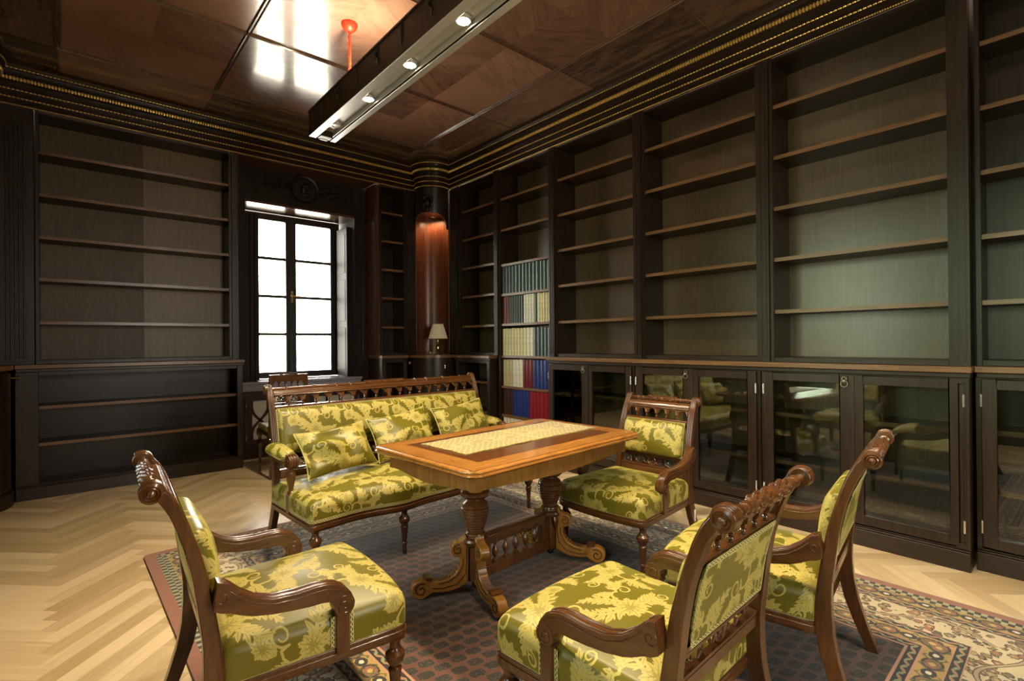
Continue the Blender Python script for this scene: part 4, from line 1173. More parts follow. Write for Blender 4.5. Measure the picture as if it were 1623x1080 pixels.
def make_armchair():
    t = thing('armchair', '', 'armchair')
    fr = Frame(.236, .250, .272, 0.0)
    for sg in (-1, 1):
        s = build('back_post', stile(fr, sg), M['walnut'], t, bevel=.004)
        build('rosette', rosette(fr, sg), M['walnut'], s)
    hw = .236-TW/2-.001
    cr = build('crest_rod', crest_rod(fr, .222), M['walnut_x'], t)
    build('carved_grip', crest_carving(fr, .222), M['walnut_x'], cr)
    build('top_rail', merge(back_board(fr, hw, .808, .845, .004, .024), back_board(fr, hw, .818, .823, .018, .008, 2), back_board(fr, hw, .834, .839, .014, .008, 2)), M['walnut_x'], t, bevel=.002)
    build('arcade', arcade(fr, hw, .775, .815, 6), M['walnut_x'], t)
    for i in range(1, 6): build('baluster', baluster(fr, -hw+2*hw*i/6, .742, .776), M['walnut'], t)
    build('lower_gallery_rail', back_board(fr, hw, .730, .744, .002, .026, 3), M['walnut_x'], t, bevel=.002)
    build('pad_rail', back_board(fr, hw+.004, .508, .526, .002, .026, 3), M['walnut_x'], t, bevel=.002)
    build('carved_rail', carved_rail(fr, hw+.006, .440, .508), M['walnut_x'], t)
    build('seat_back_rail', back_board(fr, hw+.008, .402, .436, .002, .026, 3), M['walnut_x'], t, bevel=.002)
    # upholstered back: bulged front pad, flat rear panel
    zc, hz, hp_ = .627, .103, .207
    ys = np.array([fr.yc(z) for z in np.linspace(.4, .8, 60)]); zz = np.linspace(.4, .8, 60)
    def fnF(a, b, h): z = zc+b; return (a, np.interp(z, zz, ys)+.014+h, z)
    def fnB(a, b, h): z = zc+b; return (a, np.interp(z, zz, ys)-.010-h, z)
    def ol(qx, qy):
        x, y = superq(qx, qy, 14); return x*hp_, y*hz
    P_, UV_ = cushion(210, ol, (0,0), .030, .026, .026, .018, fnF, (.11,.34)); 
    pf = cloth('back_cushion', P_, UV_, M['damask'], t)
    P_, UV_ = cushion(170, ol, (0,0), .006, .003, .003, .003, fnB, (.02,.05)); cloth('rear_panel', P_, UV_, M['damask'], t)
    lp = []
    for (side, fnx, o) in (('f', fnF, .003), ('b', fnB, .007)):
        for (a0, b0, a1, b1, wv) in ((-hp_,-hz,hp_,-hz,(0,0,1)), (-hp_,hz,hp_,hz,(0,0,1)), (-hp_,-hz,-hp_,hz,(1,0,0)), (hp_,-hz,hp_,hz,(1,0,0))):
            ins = .004 if side == 'b' else -.003
            pts = [tuple(float(c) for c in fnx(a0+(a1-a0)*u-math.copysign(ins, a0+(a1-a0)*.5) * (1 if a0 == a1 else 0), b0+(b1-b0)*u-math.copysign(ins, b0+(b1-b0)*.5)*(1 if b0 == b1 else 0), o)) for u in lin(0, 1, 14)]
            lp.append(strap3(pts, wv, (0,0,0), .012))
    build('back_braid', merge(*lp), M['gimp'], t)
    # seat
    def plan(qx, qy, grow=0.0):
        x, y = superq(qx, qy, 24)
        yy = np.where(y > 0, y*.277, y*.262)+.0
        hwid = .268+(yy+.26)*.052
        bow = np.where(y > 0, .028*y*(1-np.minimum(1, np.abs(x))**2.2), 0)
        return x*(hwid+grow), yy+bow+np.sign(y)*grow*0
    P_, UV_ = cushion(330, lambda a, b: plan(a, b), (0, 0), .405, .062, .044, .034, lambda a, b, h: (a, b, h), (.115,.13))
    cloth('seat_cushion', P_, UV_, M['damask'], t)
    q = []
    for u in lin(-1, 1, 24): q.append((u, 1))
    for u in lin(1, -1, 24)[1:]: q.append((1, u))
    for u in lin(1, -1, 24)[1:]: q.append((u, -1))
    for u in lin(-1, 1, 24)[1:-1]: q.append((-1, u))
    pl = [tuple(float(c) for c in plan(np.array(a), np.array(b))) for a, b in q]
    gm = [ribbon(list(reversed(pl)), .304, .319, -.0035)]
    for sg in (-1, 1):
        for y in (.034, .090):
            x = float(np.interp(y, [-.26, .277], [.268, .296])) if True else 0
            gm.append(strap3([(sg*(.268+(y+.26)*.052+.003), y, z) for z in lin(.312, .405, 6)], (0,1,0), (0,0,0), .013))
    build('seat_braid', merge(*gm), M['gimp'], t)
    # seat rails
    rr = MB(); n = len(pl)
    O = [(x*1.0, y) for x, y in pl]; I = [(x*.90, y*.90) for x, y in pl]
    for (z0, z1, k) in ((.262, .304, 1.0), (.270, .290, 1.012)):
        rr.strip([(x*k, y*k, z0) for x, y in pl], [(x*k, y*k, z1) for x, y in pl], [(0,0,0)]*n, [(-x*.07, -y*.07, 0) for x, y in pl], closed=True)
    build('seat_rail', rr, M['walnut_x'], t, bevel=.002)
    wb = MB().box(-.24, .24, -.22, .24, .292, .296); build('webbing', wb, M['lining'], t)
    for sg in (-1, 1):
        build('front_leg', turned_leg(sg*.266, .245, .302), M['walnut'], t)
        a = build('arm', arm_mesh(sg), M['walnut_y'], t, bevel=.004)
        build('arm_support', MB().box(sg*.275-.020+sg*.004, sg*.275+.018+sg*.004, .041, .083, .290, .412), M['walnut'], a, bevel=.003)
    return t
arm0 = make_armchair()
chairs = [(arm0, .583, 1.818, -92.8, 'armchair on the left seen from its side, its back to the pale floor'),
          (None, 1.278, .941, 2.04, 'nearest armchair in the middle foreground, its damask back turned to us'),
          (None, 2.078, .905, 8.6, 'armchair at right foreground with its back to us, closest to the glazed cabinets'),
          (None, 2.505, 1.843, 92.2, 'armchair facing us at the far end of the table, in front of the cabinet doors')]
for o, x, y, a, lab in chairs:
    c = o or copy_tree(arm0)
    c.location = (x, y, .0105); c.rotation_euler = (0, 0, math.radians(a))
    tag(c, lab, 'armchair', 'carved armchairs in green damask')
    last = c
stk = build('paper_tag', MB().box(-.2785, -.2765, -.312, -.298, .15, .225), M['sticker'], last)

def make_sofa():
    t = thing('sofa', 'long carved sofa in gold-green damask standing behind the table', 'sofa', (1.76, 3.0, .0105), math.radians(183))
    H = .83; fr = Frame(H-.020, H-.018, H, .096); up = fr.up
    for sg in (-1, 1):
        s = build('back_post', stile(fr, sg), M['walnut'], t, bevel=.004)
        build('rosette', rosette(fr, sg), M['walnut'], s)
    hw = H-.020-TW/2-.001
    cr = build('crest_rod', crest_rod(fr, hw+.004), M['walnut_x'], t)
    build('carved_grip', crest_carving(fr, hw), M['walnut_x'], cr)
    build('top_rail', merge(back_board(fr, hw, .916, .950, .004, .026), back_board(fr, hw, .920, .925, .019, .009, 2), back_board(fr, hw, .932, .937, .017, .009, 2), back_board(fr, hw, .943, .948, .015, .009, 2)), M['walnut_x'], t, bevel=.002)
    zg = .853
    for sg in (-1, 1):
        a = arcade(fr, (hw-.010)/2, .886, .922, 9); a.v = [(x+sg*(hw+.010)/2, y, z) for x, y, z in a.v]
        build('arcade', a, M['walnut_x'], t)
        for i in range(1, 9): build('baluster', baluster(fr, sg*(hw+.010)/2-(hw-.010)/2+(hw-.010)*i/9, zg, .887), M['walnut'], t)
    build('middle_post', back_board(fr, .011, zg, .920, .002, .024, 3), M['walnut'], t)
    build('lower_gallery_rail', back_board(fr, hw, .838, .855, .002, .028, 3), M['walnut_x'], t, bevel=.002)
    build('pad_rail', back_board(fr, hw, .545, .565, .002, .028, 3), M['walnut_x'], t, bevel=.002)
    build('carved_rail', carved_rail(fr, hw, .468, .545), M['walnut_x'], t)
    build('seat_back_rail', back_board(fr, hw, .425, .466, .002, .028, 3), M['walnut_x'], t, bevel=.002)
    zc, hz, hp_ = .702, .134, hw-.004
    zz = np.linspace(.4, .95, 80); ys = np.array([fr.yc(z) for z in zz])
    def fnF(a, b, h): z = zc+b; return (a, np.interp(z, zz, ys)+.012+h, z)
    def fnB(a, b, h): z = zc+b; return (a, np.interp(z, zz, ys)-.010-h, z)
    def ol(qx, qy):
        x, y = superq(qx, qy, 24); return x*hp_, y*hz
    # the long pad is a stretched grid of its own
    def pad(fn, th, bul, n=560, m=130):
        u, v = np.meshgrid(np.linspace(-1, 1, n), np.linspace(-1, 1, m), indexing='ij')
        e = np.minimum((1-np.abs(u))*hp_, (1-np.abs(v))*hz); rr_ = .022
        k = np.clip(e/rr_, 0, 1); h = th*np.sqrt(1-(1-k)**2)+bul*(1-v**4)*(1-np.abs(u)**14)
        a, b = u*hp_, v*hz
        return np.stack(fn(a, b, h), -1), np.stack([a, b*1.05], -1)
    P_, UV_ = pad(fnF, .030, .022); UV_ = UV_+np.array([.05,.30]); cloth('back_cushion', P_, UV_, M['damask'], t)
    P_, UV_ = pad(fnB, .004, .003, 300, 80); cloth('rear_panel', P_, UV_, M['damask'], t)
    lp = []
    for (a0, b0, a1, b1, wv) in ((-hp_,-hz,hp_,-hz,(0,0,1)), (-hp_,hz,hp_,hz,(0,0,1)), (-hp_,-hz,-hp_,hz,(1,0,0)), (hp_,-hz,hp_,hz,(1,0,0))):
        pts = [tuple(float(c) for c in fnF(a0+(a1-a0)*u, b0+(b1-b0)*u, .004)) for u in lin(0, 1, 30)]; lp.append(strap3(pts, wv, (0,0,0), .013))
    build('back_braid', merge(*lp), M['gimp'], t)
    # seat with a serpentine front
    def front(x):
        u = np.abs(x)/H
        return .296+.040*np.cos(np.clip(u/.62, 0, 1)*PI*.5)**2*0+.038*np.exp(-((u-.36)/.16)**2)-.012*np.exp(-((u-.72)/.14)**2)+.020*np.exp(-(u/.22)**2)
    n, m = 640, 300
    hx, r, side, zt, dome, yb = .838, .036, .062, .408, .040, -.272
    def sect(u, v):
        """u in -1..1 along, v 0..1 from the rear top edge over the front to the braid"""
        return None
    La = hx+ (PI/2-1)*r+side
    su = np.linspace(-La, La, n)
    fl = (PI/2-1)*r+side
    X_, Y_ = np.meshgrid(su, np.linspace(0, 1, m), indexing='ij')
    def roll(s, half):      # s arc length from centre -> (lateral, drop)
        s_ = np.abs(s); f0 = half-r; th = np.clip((s_-f0)/r, 0, PI/2)
        lat = np.where(s_ < f0, s_, np.where(s_ < f0+PI/2*r, f0+r*np.sin(th), half))
        drop = np.where(s_ < f0, 0, np.where(s_ < f0+PI/2*r, r*(1-np.cos(th)), r+s_-f0-PI/2*r))
        return np.sign(s)*lat, drop
    xl, dx_ = roll(X_, hx)
    yf_ = front(xl); Ly = (yf_-yb)+(PI/2-1)*r+side
    sy = Y_*Ly
    yl, dy_ = roll(sy, yf_-yb); yl = yl+yb
    drop = np.minimum(np.maximum(dx_, dy_)+np.minimum(dx_, dy_)*.25, r+side)
    # round the corner in plan where both roll over
    k = np.clip(np.minimum(dx_, dy_)/r, 0, 1)
    xl = xl-np.sign(xl)*k*.010; yl = yl-k*.010
    q = np.abs(xl)/hx; w_ = (yl-yb)/(yf_-yb)
    h = zt-drop+dome*(1-q**6)*(1-(2*np.clip(w_, 0, 1)-1)**4)*np.clip(1-drop/r, 0, 1)
    cloth('seat_cushion', np.stack([xl, yl, h], -1), np.stack([X_+.05, sy+.02], -1), M['damask'], t)
    outl = [(-hx, yb)] + [(-hx, y) for y in lin(yb, float(front(hx))-.02, 8)[1:]] + [(float(x), float(front(x))) for x in np.linspace(-hx+.012, hx-.012, 70)] + [(hx, y) for y in lin(float(front(hx))-.02, yb, 8)]
    gm = [ribbon(outl, .305, .321, -.0035, False)]
    for sg in (-1, 1):
        for y in (-.052, .000): gm.append(strap3([(sg*(hx+.003), y, z) for z in lin(.313, .39, 5)], (0,1,0), (0,0,0), .013))
    build('seat_braid', merge(*gm), M['gimp'], t)
    rr = MB(); no = len(outl)
    inn = [(-x*.06, (-.05 if abs(x) < hx-.001 else 0), 0) for x, y in outl]
    for (z0, z1, k) in ((.258, .305, 0), (.268, .290, .006)):
        cen = [(x*(1+k), y+(k if abs(x) < hx-.001 else 0)) for x, y in outl]
        rr.strip([(x, y, z0) for x, y in cen], [(x, y, z1) for x, y in cen], [(0,0,0)]*no, inn)
    rr.box(-hx+.03, hx-.03, yb-.012, yb+.02, .258, .305)
    build('seat_rail', rr, M['walnut_x'], t, bevel=.002)
    build('webbing', MB().box(-.78, .78, -.25, .26, .290, .296), M['lining'], t)
    for x in (-.805, -.29, .29, .805): build('front_leg', turned_leg(x, float(front(x))-.032, .302), M['walnut'], t)
    for sg in (-1, 1):
        x = .812
        a = MB()     # upholstered armrest on a wooden rail, scrolled end, turned support
        a.box(sg*x-.018, sg*x+.018, -.315, -.04, .545, .575)
        a.lathe([(.038,-.026),(.038,.026)], (sg*x, -.028, .572), 'x', 22)
        a.box(sg*x-.026, sg*x+.026, -.062, -.026, .560, .610)
        for k in (-1, 0, 1): a.tube([(sg*x+k*.015, -.028+.039*cos(q), .572+.039*sin(q)) for q in lin(2.0, -1.6, 14)], .0055, 6)
        for k in (-1, 1): a.tube([(sg*x+k*.028, -.028+.030*(1-v*.8)*cos(-v*9), .572+.030*(1-v*.8)*sin(-v*9)) for v in lin(0, 1, 24)], .003, 5)
        a.box(sg*x-.020, sg*x+.020, -.345, -.30, .55, .66)
        ao = build('arm', a, M['walnut_y'], t, bevel=.003)
        pr = [(.021,.0),(.021,.010),(.013,.018),(.012,.026),(.017,.045),(.023,.085),(.026,.105),(.024,.120),(.014,.130),(.018,.136),(.018,.142),(.014,.147)]
        s = MB().lathe([(r_, h_) for r_, h_ in pr], (sg*(x+.008), -.026, .393), 'z', 16); s.box(sg*(x+.008)-.020, sg*(x+.008)+.022, -.046, -.006, .262, .394)
        build('arm_support', s, M['walnut'], ao)
        u, v = np.meshgrid(np.linspace(-1, 1, 90), np.linspace(-PI, PI, 80), indexing='ij')
        ra = np.sqrt(np.clip(1-np.abs(u)**5, 0, 1))
        px = sg*(x+.004)+.056*ra*np.cos(v)*(1-.12*u); pz = .602+np.where(np.sin(v) > 0, .040, .032)*ra*np.sin(v)-.010*u; py = -.19+.138*u
        cloth('arm_pad', np.stack([px, py, pz], -1), np.stack([v*.05, u*.138+.1*sg], -1), M['damask'], t)
    return t
sofa = make_sofa()
def make_cushion(name_label, loc, rot_m, w, h, th, seed, crumple, uv0):
    rng = np.random.RandomState(seed)
    n = 170
    u, v = np.meshgrid(np.linspace(-1, 1, n), np.linspace(-1, 1, n), indexing='ij')
    a = u*w/2*(1-.085*(1-v**2)*np.abs(u)**3); b = v*h/2*(1-.12*(1-u**2)*np.abs(v)**3)
    k = np.clip((1-u**2)*(1-v**2), 0, 1)**.42
    wr = np.zeros_like(u)
    for i in range(9):
        th_ = rng.uniform(0, PI); f = rng.uniform(3, 8); ph = rng.uniform(0, 6)
        c0 = rng.uniform(-.8, .8, 2); wr += np.sin((u*cos(th_)+v*sin(th_))*f+ph)*np.exp(-((u-c0[0])**2+(v-c0[1])**2)/.35)
    wr *= crumple*np.clip(k*2, 0, 1)
    sag = -.10*h*(1-v)*0
    F_ = np.stack([a, b, th/2*k+wr], -1); B_ = np.stack([a, b, -th/2*k], -1)
    t = thing('cushion', name_label, 'cushion', (0,0,0), 0, 'damask cushions on the sofa')
    t.matrix_world = Matrix.Translation(loc) @ rot_m
    UVf = np.stack([a+uv0[0], b+uv0[1]], -1)
    cloth('cushion_front', F_, UVf, M['damask'], t); cloth('cushion_back', B_, UVf*np.array([-1,1]), M['damask'], t)
    ed = [(-w/2+w*i/24, -h/2) for i in range(24)]
    pe = []
    for i in range(n): pe.append((a[i,0], b[i,0], 0))
    for i in range(1, n): pe.append((a[-1,i], b[-1,i], 0))
    for i in range(1, n): pe.append((a[n-1-i,-1], b[n-1-i,-1], 0))
    for i in range(1, n-1): pe.append((a[0,n-1-i], b[0,n-1-i], 0))
    build('piping', MB().tube([tuple(float(c) for c in p) for p in pe[::4]], .0035, 6, True), M['gimp'], t)
    return t
def sofa_pt(x, y, z):
    a = math.radians(183); return Vector((1.76+x*cos(a)-y*sin(a), 3.0+x*sin(a)+y*cos(a), z+.0105))
def cush_rot(tilt, roll, yaw):
    # cushion local x -> along the sofa (image right), local y -> up, local z -> towards the sitter's front
    base = Matrix(((1,0,0),(0,0,-1),(0,1,0))).to_4x4()
    return Matrix.Rotation(math.radians(3+yaw), 4, 'Z') @ Matrix.Rotation(math.radians(-tilt), 4, 'X') @ Matrix.Rotation(math.radians(-roll), 4, 'Y') @ base
make_cushion('crumpled damask cushion at the left end of the sofa', sofa_pt(.510, -.105, .588), cush_rot(33, 3.5, 2), .46, .30, .145, 3, .015, (.1,.2))
make_cushion('damask cushion in the middle of the sofa, leaning on the backrest', sofa_pt(.020, -.145, .615), cush_rot(26, 6, -3), .46, .31, .14, 5, .009, (.33,.02))
make_cushion('damask cushion at the right end of the sofa near the table', sofa_pt(-.515, -.155, .630), cush_rot(24, 5, 0), .49, .31, .14, 8, .008, (.02,.4))

# small side chair by the window
def make_side_chair():
    t = thing('side_chair', 'dark side chair behind the sofa, its arcaded top rail against the window', 'chair', (1.565, 5.20, 0), math.radians(-3))
    y0 = -.19
    for sg in (-1, 1):
        mb = MB(); mb.strip([(sg*.155, y0-.020-.09*max(0, .42-z)**1*.5-.06*max(0, z-.42), z) for z in lin(0, .965, 20)], [(sg*.155, y0+.012-.09*max(0, .42-z)*.5-.06*max(0, z-.42), z) for z in lin(0, .965, 20)], (-.016,0,0), (.016,0,0))
        build('back_post', mb, M['walnut'], t, bevel=.003)
        build('front_leg', turned_leg(sg*.165, .19, .42, .85), M['walnut'], t)
    class S:  # straight raked back
        def yc(s, z): return y0-.004-.06*max(0, z-.42)
    fr = S()
    build('top_rail', back_board(fr, .139, .915, .965, 0, .024, 3), M['walnut_x'], t, bevel=.003)
    build('crest_carving', MB().tube([(x, fr.yc(.97), .968+.012*math.exp(-(x/.05)**2)) for x in lin(-.08, .08, 15)], [.004+.006*abs(sin(i*.9)) for i in range(15)], 8), M['walnut_x'], t)
    build('arcade', arcade(fr, .139, .882, .917, 5), M['walnut_x'], t)
    for i in range(1, 5): build('baluster', baluster(fr, -.139+.278*i/5, .835, .884), M['walnut'], t)
    build('gallery_rail', back_board(fr, .139, .820, .837, 0, .022, 2), M['walnut_x'], t)
    build('carved_rail', carved_rail(fr, .139, .690, .765), M['walnut_x'], t)
    build('lower_rail', back_board(fr, .139, .50, .53, 0, .022, 2), M['walnut_x'], t)
    P_, UV_ = cushion(90, lambda a, b: (superq(a, b, 10)[0]*.185, superq(a, b, 10)[1]*.20+.01), (0, .01), .475, .02, .015, .02, lambda a, b, h: (a, b, h))
    cloth('seat_cushion', P_, UV_, M['damask'], t)
    build('seat_rail', MB().box(-.18, .18, -.18, .205, .39, .438), M['walnut_x'], t, bevel=.004)
    return t
make_side_chair()

# ------------------------------------------------------------------ library table
def make_table():
    t = thing('library_table', 'walnut table with carved trestle base and inlaid top on the rug', 'table', (1.806, 2.054, .0105), math.radians(3.6))
    HX, HY, Z = .635, .400, .722
    def ring(ins, z, ch=.050):
        a, b, c = HX-ins, HY-ins, ch
        pts = []
        for (sx, sy, e) in ((1,1,0), (-1,1,1), (-1,-1,0), (1,-1,1)):
            cx, cy = sx*(a-c), sy*(b-c)
            q0 = math.atan2(0 if not e else sy, sx if not e else 0)
            for k in range(5):
                base = {(1,1):0, (-1,1):PI/2, (-1,-1):PI, (1,-1):3*PI/2}[(sx,sy)]
                w_ = base+PI/2*k/4; ff = .80+.20*abs(cos(2*(w_-base)))   # softly cut corner
                pts.append((cx+c*cos(w_)*ff, cy+c*sin(w_)*ff, z))
        return pts
    mb = MB(); mb.loft([ring(i, z) for i, z in ((.060,.683),(.022,.684),(.006,.690),(.0,.697),(.001,.703),(.007,.706),(.007,.709),(.003,.712),(.004,.717),(.012,.7215),(.020,.722))])
    top = build('table_top', mb, M['table_band'], t, smooth=50)
    for sg in (-1, 1):
        e = MB(); a0, a1 = HX-.024, HX-.135
        V = [(sg*a0, -HY+.045, .7224), (sg*a0, HY-.045, .7224), (sg*a1, HY-.125, .7224), (sg*a1, -HY+.125, .7224)]
        e.add(V+[(x, y, .7214) for x, y, z in V], [(0,1,2,3),(7,6,5,4),(0,4,5,1),(1,5,6,2),(2,6,7,3),(3,7,4,0)]); build('end_banding', e, M['table_band_y'], top)
    p = MB().box(-HX+.135, HX-.135, -HY+.125, HY-.125, .7212, .7226); build('inlay_panel', p, M['table_inner'], top)
    ln = MB()
    for (x0, x1, y0, y1) in ((-HX+.02, HX-.02, -HY+.020, -HY+.0225), (-HX+.02, HX-.02, HY-.0225, HY-.020), (-HX+.02, -HX+.0225, -HY+.02, HY-.02), (HX-.0225, HX-.02, -HY+.02, HY-.02)):
        ln.box(x0, x1, y0, y1, .7215, .7228)
    build('inlay_line', ln, M['black_gap'], top)
    ap = MB(); ins = .062; th = .022; a, b = HX-ins, HY-ins
    def skirt(p0, p1, n):
        A, B = [], []
        for i in range(25):
            u = i/24; x = p0[0]+(p1[0]-p0[0])*u; y = p0[1]+(p1[1]-p0[1])*u
            zb = .618-.022*sin(PI*u)**2+ (.0 if .08 < u < .92 else -.0)
            A.append((x, y, zb)); B.append((x, y, .684))
        ap.strip(A, B, (0,0,0), (-n[0]*th, -n[1]*th, 0))
    skirt((-a+.03,-b), (a-.03,-b), (0,-1)); skirt((-a+.03,b), (a-.03,b), (0,1)); skirt((-a,-b+.03), (-a,b-.03), (-1,0)); skirt((a,-b+.03), (a,b-.03), (1,0))
    for sx in (-1, 1):
        for sy in (-1, 1): ap.lathe([(.030,.614),(.030,.684)], (sx*(a-.03), sy*(b-.03), 0), 'z', 18)
    build('apron', ap, M['apron'], t, bevel=.002)
    for sg in (-1, 1):
        X = sg*.283
        pil = thing_part = None
        pr = [(.052,.235),(.064,.248),(.066,.258),(.060,.268),(.046,.274),(.044,.282),(.052,.288),(.050,.294),(.040,.300)]
        for k in range(9):       # ribbed vase
            z = .306+.0145*k; r = .043+.027*sin(min(1, k/7.2)*PI*.5)-(.004 if k == 8 else 0)
            pr += [(r-.003, z), (r+.001, z+.004), (r+.001, z+.009), (r-.003, z+.0135)]
        pr += [(.064,.440),(.052,.450),(.037,.458),(.036,.464),(.058,.470),(.072,.482),(.073,.496),(.060,.510),(.040,.516),(.038,.526),(.052,.532),(.056,.545),(.048,.555),(.046,.600),(.060,.606),(.060,.625)]
        c = build('turned_column', MB().lathe(pr, (X, 0, 0), 'z', 28), M['table_leg'], t)
        blk = MB(); blk.loft([[(X+s*cos(PI/4+k*PI/2), s*sin(PI/4+k*PI/2), z) for k in range(4)] for s, z in ((.046,.055),(.053,.062),(.053,.238),(.048,.246))])
        build('block', blk, M['table_leg'], t, bevel=.003)
        build('ball_drop', MB().ball((X, 0, .036), .020, 14, 8), M['black_carve'], t)
        # carved leaf pendant on the block
        lf = MB()
        for k in range(-2, 3):
            for q in ((0,-1),):
                lf.tube([(X+k*.010, q[1]*.046, .262), (X+k*.013, q[1]*.058, .225), (X+k*.009, q[1]*.052, .17-abs(k)*-.008)], [.005,.007,.003], 7)
        build('carved_pendant', lf, M['table_leg'], t)
        bm_ = MB(); bm_.box(X-.035, X+.035, -.26, .26, .622, .650); build('cleat', bm_, M['table_leg'], t, bevel=.004)
        dirs = (153-3.6, -104-3.6) if sg < 0 else (-58-3.6, 82-3.6)
        for ang in dirs:
            ang = math.radians(ang); c_, s_ = cos(ang), sin(ang); R0 = .038
            def fn(a_, b_, h_): return (X+(a_+R0)*c_-h_*s_, (a_+R0)*s_+h_*c_, b_)
            poly = [(0,.060),(0,.258),(.010,.285),(.016,.292),(.020,.276)]
            poly += [(.052+.036*cos(q), .222+.036*sin(q)) for q in lin(1.75, -1.75, 13)]
            poly += [(.040,.165),(.047,.135),(.066,.107),(.100,.087),(.140,.078),(.170,.080),(.182,.088),(.205,.088)]
            poly += [(.232+.046*cos(q), .046+.045*sin(q)) for q in lin(1.35, -1.9, 14)]
            poly += [(.196,.016),(.176,.028),(.130,.022),(.085,.024),(.045,.036)]
            lg = MB().prism(poly, fn, -.024, .024)
            lo = build('scroll_leg', lg, M['scroll'], t, bevel=.004)
            dt = MB()
            for h in (-.0246, .0246):
                dt.tube([fn(.052+.026*(1-u*.75)*cos(-u*8+1.9), .222+.026*(1-u*.75)*sin(-u*8+1.9), h) for u in lin(0, 1, 26)], .0022, 5)
                dt.tube([fn(.232+.034*(1-u*.78)*cos(-u*8+2.2), .046+.033*(1-u*.78)*sin(-u*8+2.2), h) for u in lin(0, 1, 26)], .0024, 5)
                dt.tube([fn(.010, .24, h), fn(.010, .16, h), fn(.016, .10, h), fn(.06, .055, h), (fn(.13, .043, h)), fn(.18, .05, h)], .0018, 5)
                dt.tube([fn(.026, .18, h), fn(.030, .14, h), fn(.052, .10, h), fn(.10, .072, h), fn(.15, .066, h)], .0018, 5)
            build('incised_scroll', dt, M['black_carve'], lo)
            rb = MB()
            for i in range(9):
                u = .045+.012*i; z = interp([.040,.047,.066,.100,.150], [.165,.135,.107,.087,.078], u)
                p0, p1 = fn(u, z+.001, -.020), fn(u, z+.001, .020); rb.tube([p0, p1], .0042, 6)
            rb.prism([(.178,.086),(.205,.090),(.222,.096),(.200,.104),(.176,.100)], fn, -.028, .028)
            build('carved_ridges', rb, M['table_leg'], lo)
    st = MB(); st.box(-.250, .250, -.020, .020, .212, .250); st.box(-.250, .250, -.026, .026, .250, .258); st.prism([(-.026,.258),(.026,.258),(.012,.268),(-.012,.268)], lambda a_, b_, h_: (h_, a_, b_), -.245, .245)
    st.box(-.250, .250, -.022, .022, .055, .108); st.box(-.250, -.195, -.018, .018, .108, .212); st.box(.195, .250, -.018, .018, .108, .212)
    for k in range(40): st.box(-.19+.0097*k, -.186+.0097*k, -.0225, .0225, .216, .240)
    so = build('stretcher', st, M['table_leg'], t, bevel=.0025)
    for i in range(5):
        x = -.15+.075*i
        pr = [(.016,.0),(.017,.006),(.008,.014),(.007,.020),(.014,.034),(.019,.050),(.016,.064),(.008,.078),(.006,.086),(.011,.092),(.010,.104)]
        build('stretcher_baluster', MB().lathe(pr, (x, 0, .108), 'z', 14), M['table_leg'], t)
    return t
make_table()
t = thing('table_runner', 'gold brocade runner with lattice pattern lying on the table top', 'table runner', (1.806, 2.054, .0105), math.radians(3.6))
mb = MB(); us = lin(-.5, .5, 60); vs = lin(-.178, .178, 24)
def rz(u, v): return .7238+.0012*(sin(u*23+v*9)+sin(v*31-u*7))*.5+.0012
mb.sheet(lambda u, v: (.055+u+.0025*sin(v*70), .045+v+.0025*sin(u*60), rz(u, v)), us, vs, lambda u, v: (u, v))
ro = build('runner_cloth', mb, M['runner'], t)
so_ = ro.modifiers.new('thickness', 'SOLIDIFY'); so_.thickness = .0012; so_.offset = 1
mb = MB()
for sg in (-1, 1):
    for i in range(74):
        u = -.5+i/73; mb.tube([(.055+u, .045+sg*.178, .7245), (.055+u+.002*sin(i), .045+sg*.184, .7240)], [.0016, .0010], 4)
    for i in range(30):
        v = -.178+.356*i/29; mb.tube([(.055+sg*.5, .045+v, .7245), (.055+sg*.507, .045+v, .7240)], [.0016, .0010], 4)
build('fringe', mb, M['runner'], t)

# ------------------------------------------------------------------ rug
t = thing('rug', 'patterned oriental rug with cream and black borders under the sofa, table and chairs', 'rug', (1.735, 1.805, 0), math.radians(.8))
HX, HY, BWD = 1.385, 1.905, .60
mb = MB()
cs = [(-HX,-HY),(HX,-HY),(HX,HY),(-HX,HY)]; ci = [(-HX+BWD,-HY+BWD),(HX-BWD,-HY+BWD),(HX-BWD,HY-BWD),(-HX+BWD,HY-BWD)]
cut = .03
for k in range(4):
    a, b, c, d = cs[k], cs[(k+1) % 4], ci[(k+1) % 4], ci[k]
    L_ = math.hypot(b[0]-a[0], b[1]-a[1]); ux, uy = (b[0]-a[0])/L_, (b[1]-a[1])/L_
    a2, b2 = (a[0]+ux*cut, a[1]+uy*cut), (b[0]-ux*cut, b[1]-uy*cut)
    ac, bc = (a[0]+ux*cut*.25-uy*cut*.25, a[1]+uy*cut*.25+ux*cut*.25), (b[0]-ux*cut*.25-uy*cut*.25, b[1]-uy*cut*.25+ux*cut*.25)
    pts = [a2, b2, bc, c, d, ac]
    uv = []
    for x, y in pts:
        s = (x-a[0])*ux+(y-a[1])*uy; v = (x-a[0])*-uy+(y-a[1])*ux; uv.append((s+k*.37, v))
    mb.add([(x, y, .010) for x, y in pts], [tuple(range(6))], uv)
    mb.add([(a2[0],a2[1],.010),(b2[0],b2[1],.010),(b2[0],b2[1],.0005),(a2[0],a2[1],.0005)], [(0,1,2,3)], [(0,0)]*4)
    mb.add([(bc[0],bc[1],.010),(b2[0],b2[1],.010),(b2[0],b2[1],.0005),(bc[0],bc[1],.0005)], [(0,1,2,3)], [(0,0)]*4)
    mb.add([(ac[0],ac[1],.010),(a2[0],a2[1],.010),(a2[0],a2[1],.0005),(ac[0],ac[1],.0005)], [(0,1,2,3)], [(0,0)]*4)
build('rug_border', mb, M['rug_border'], t)
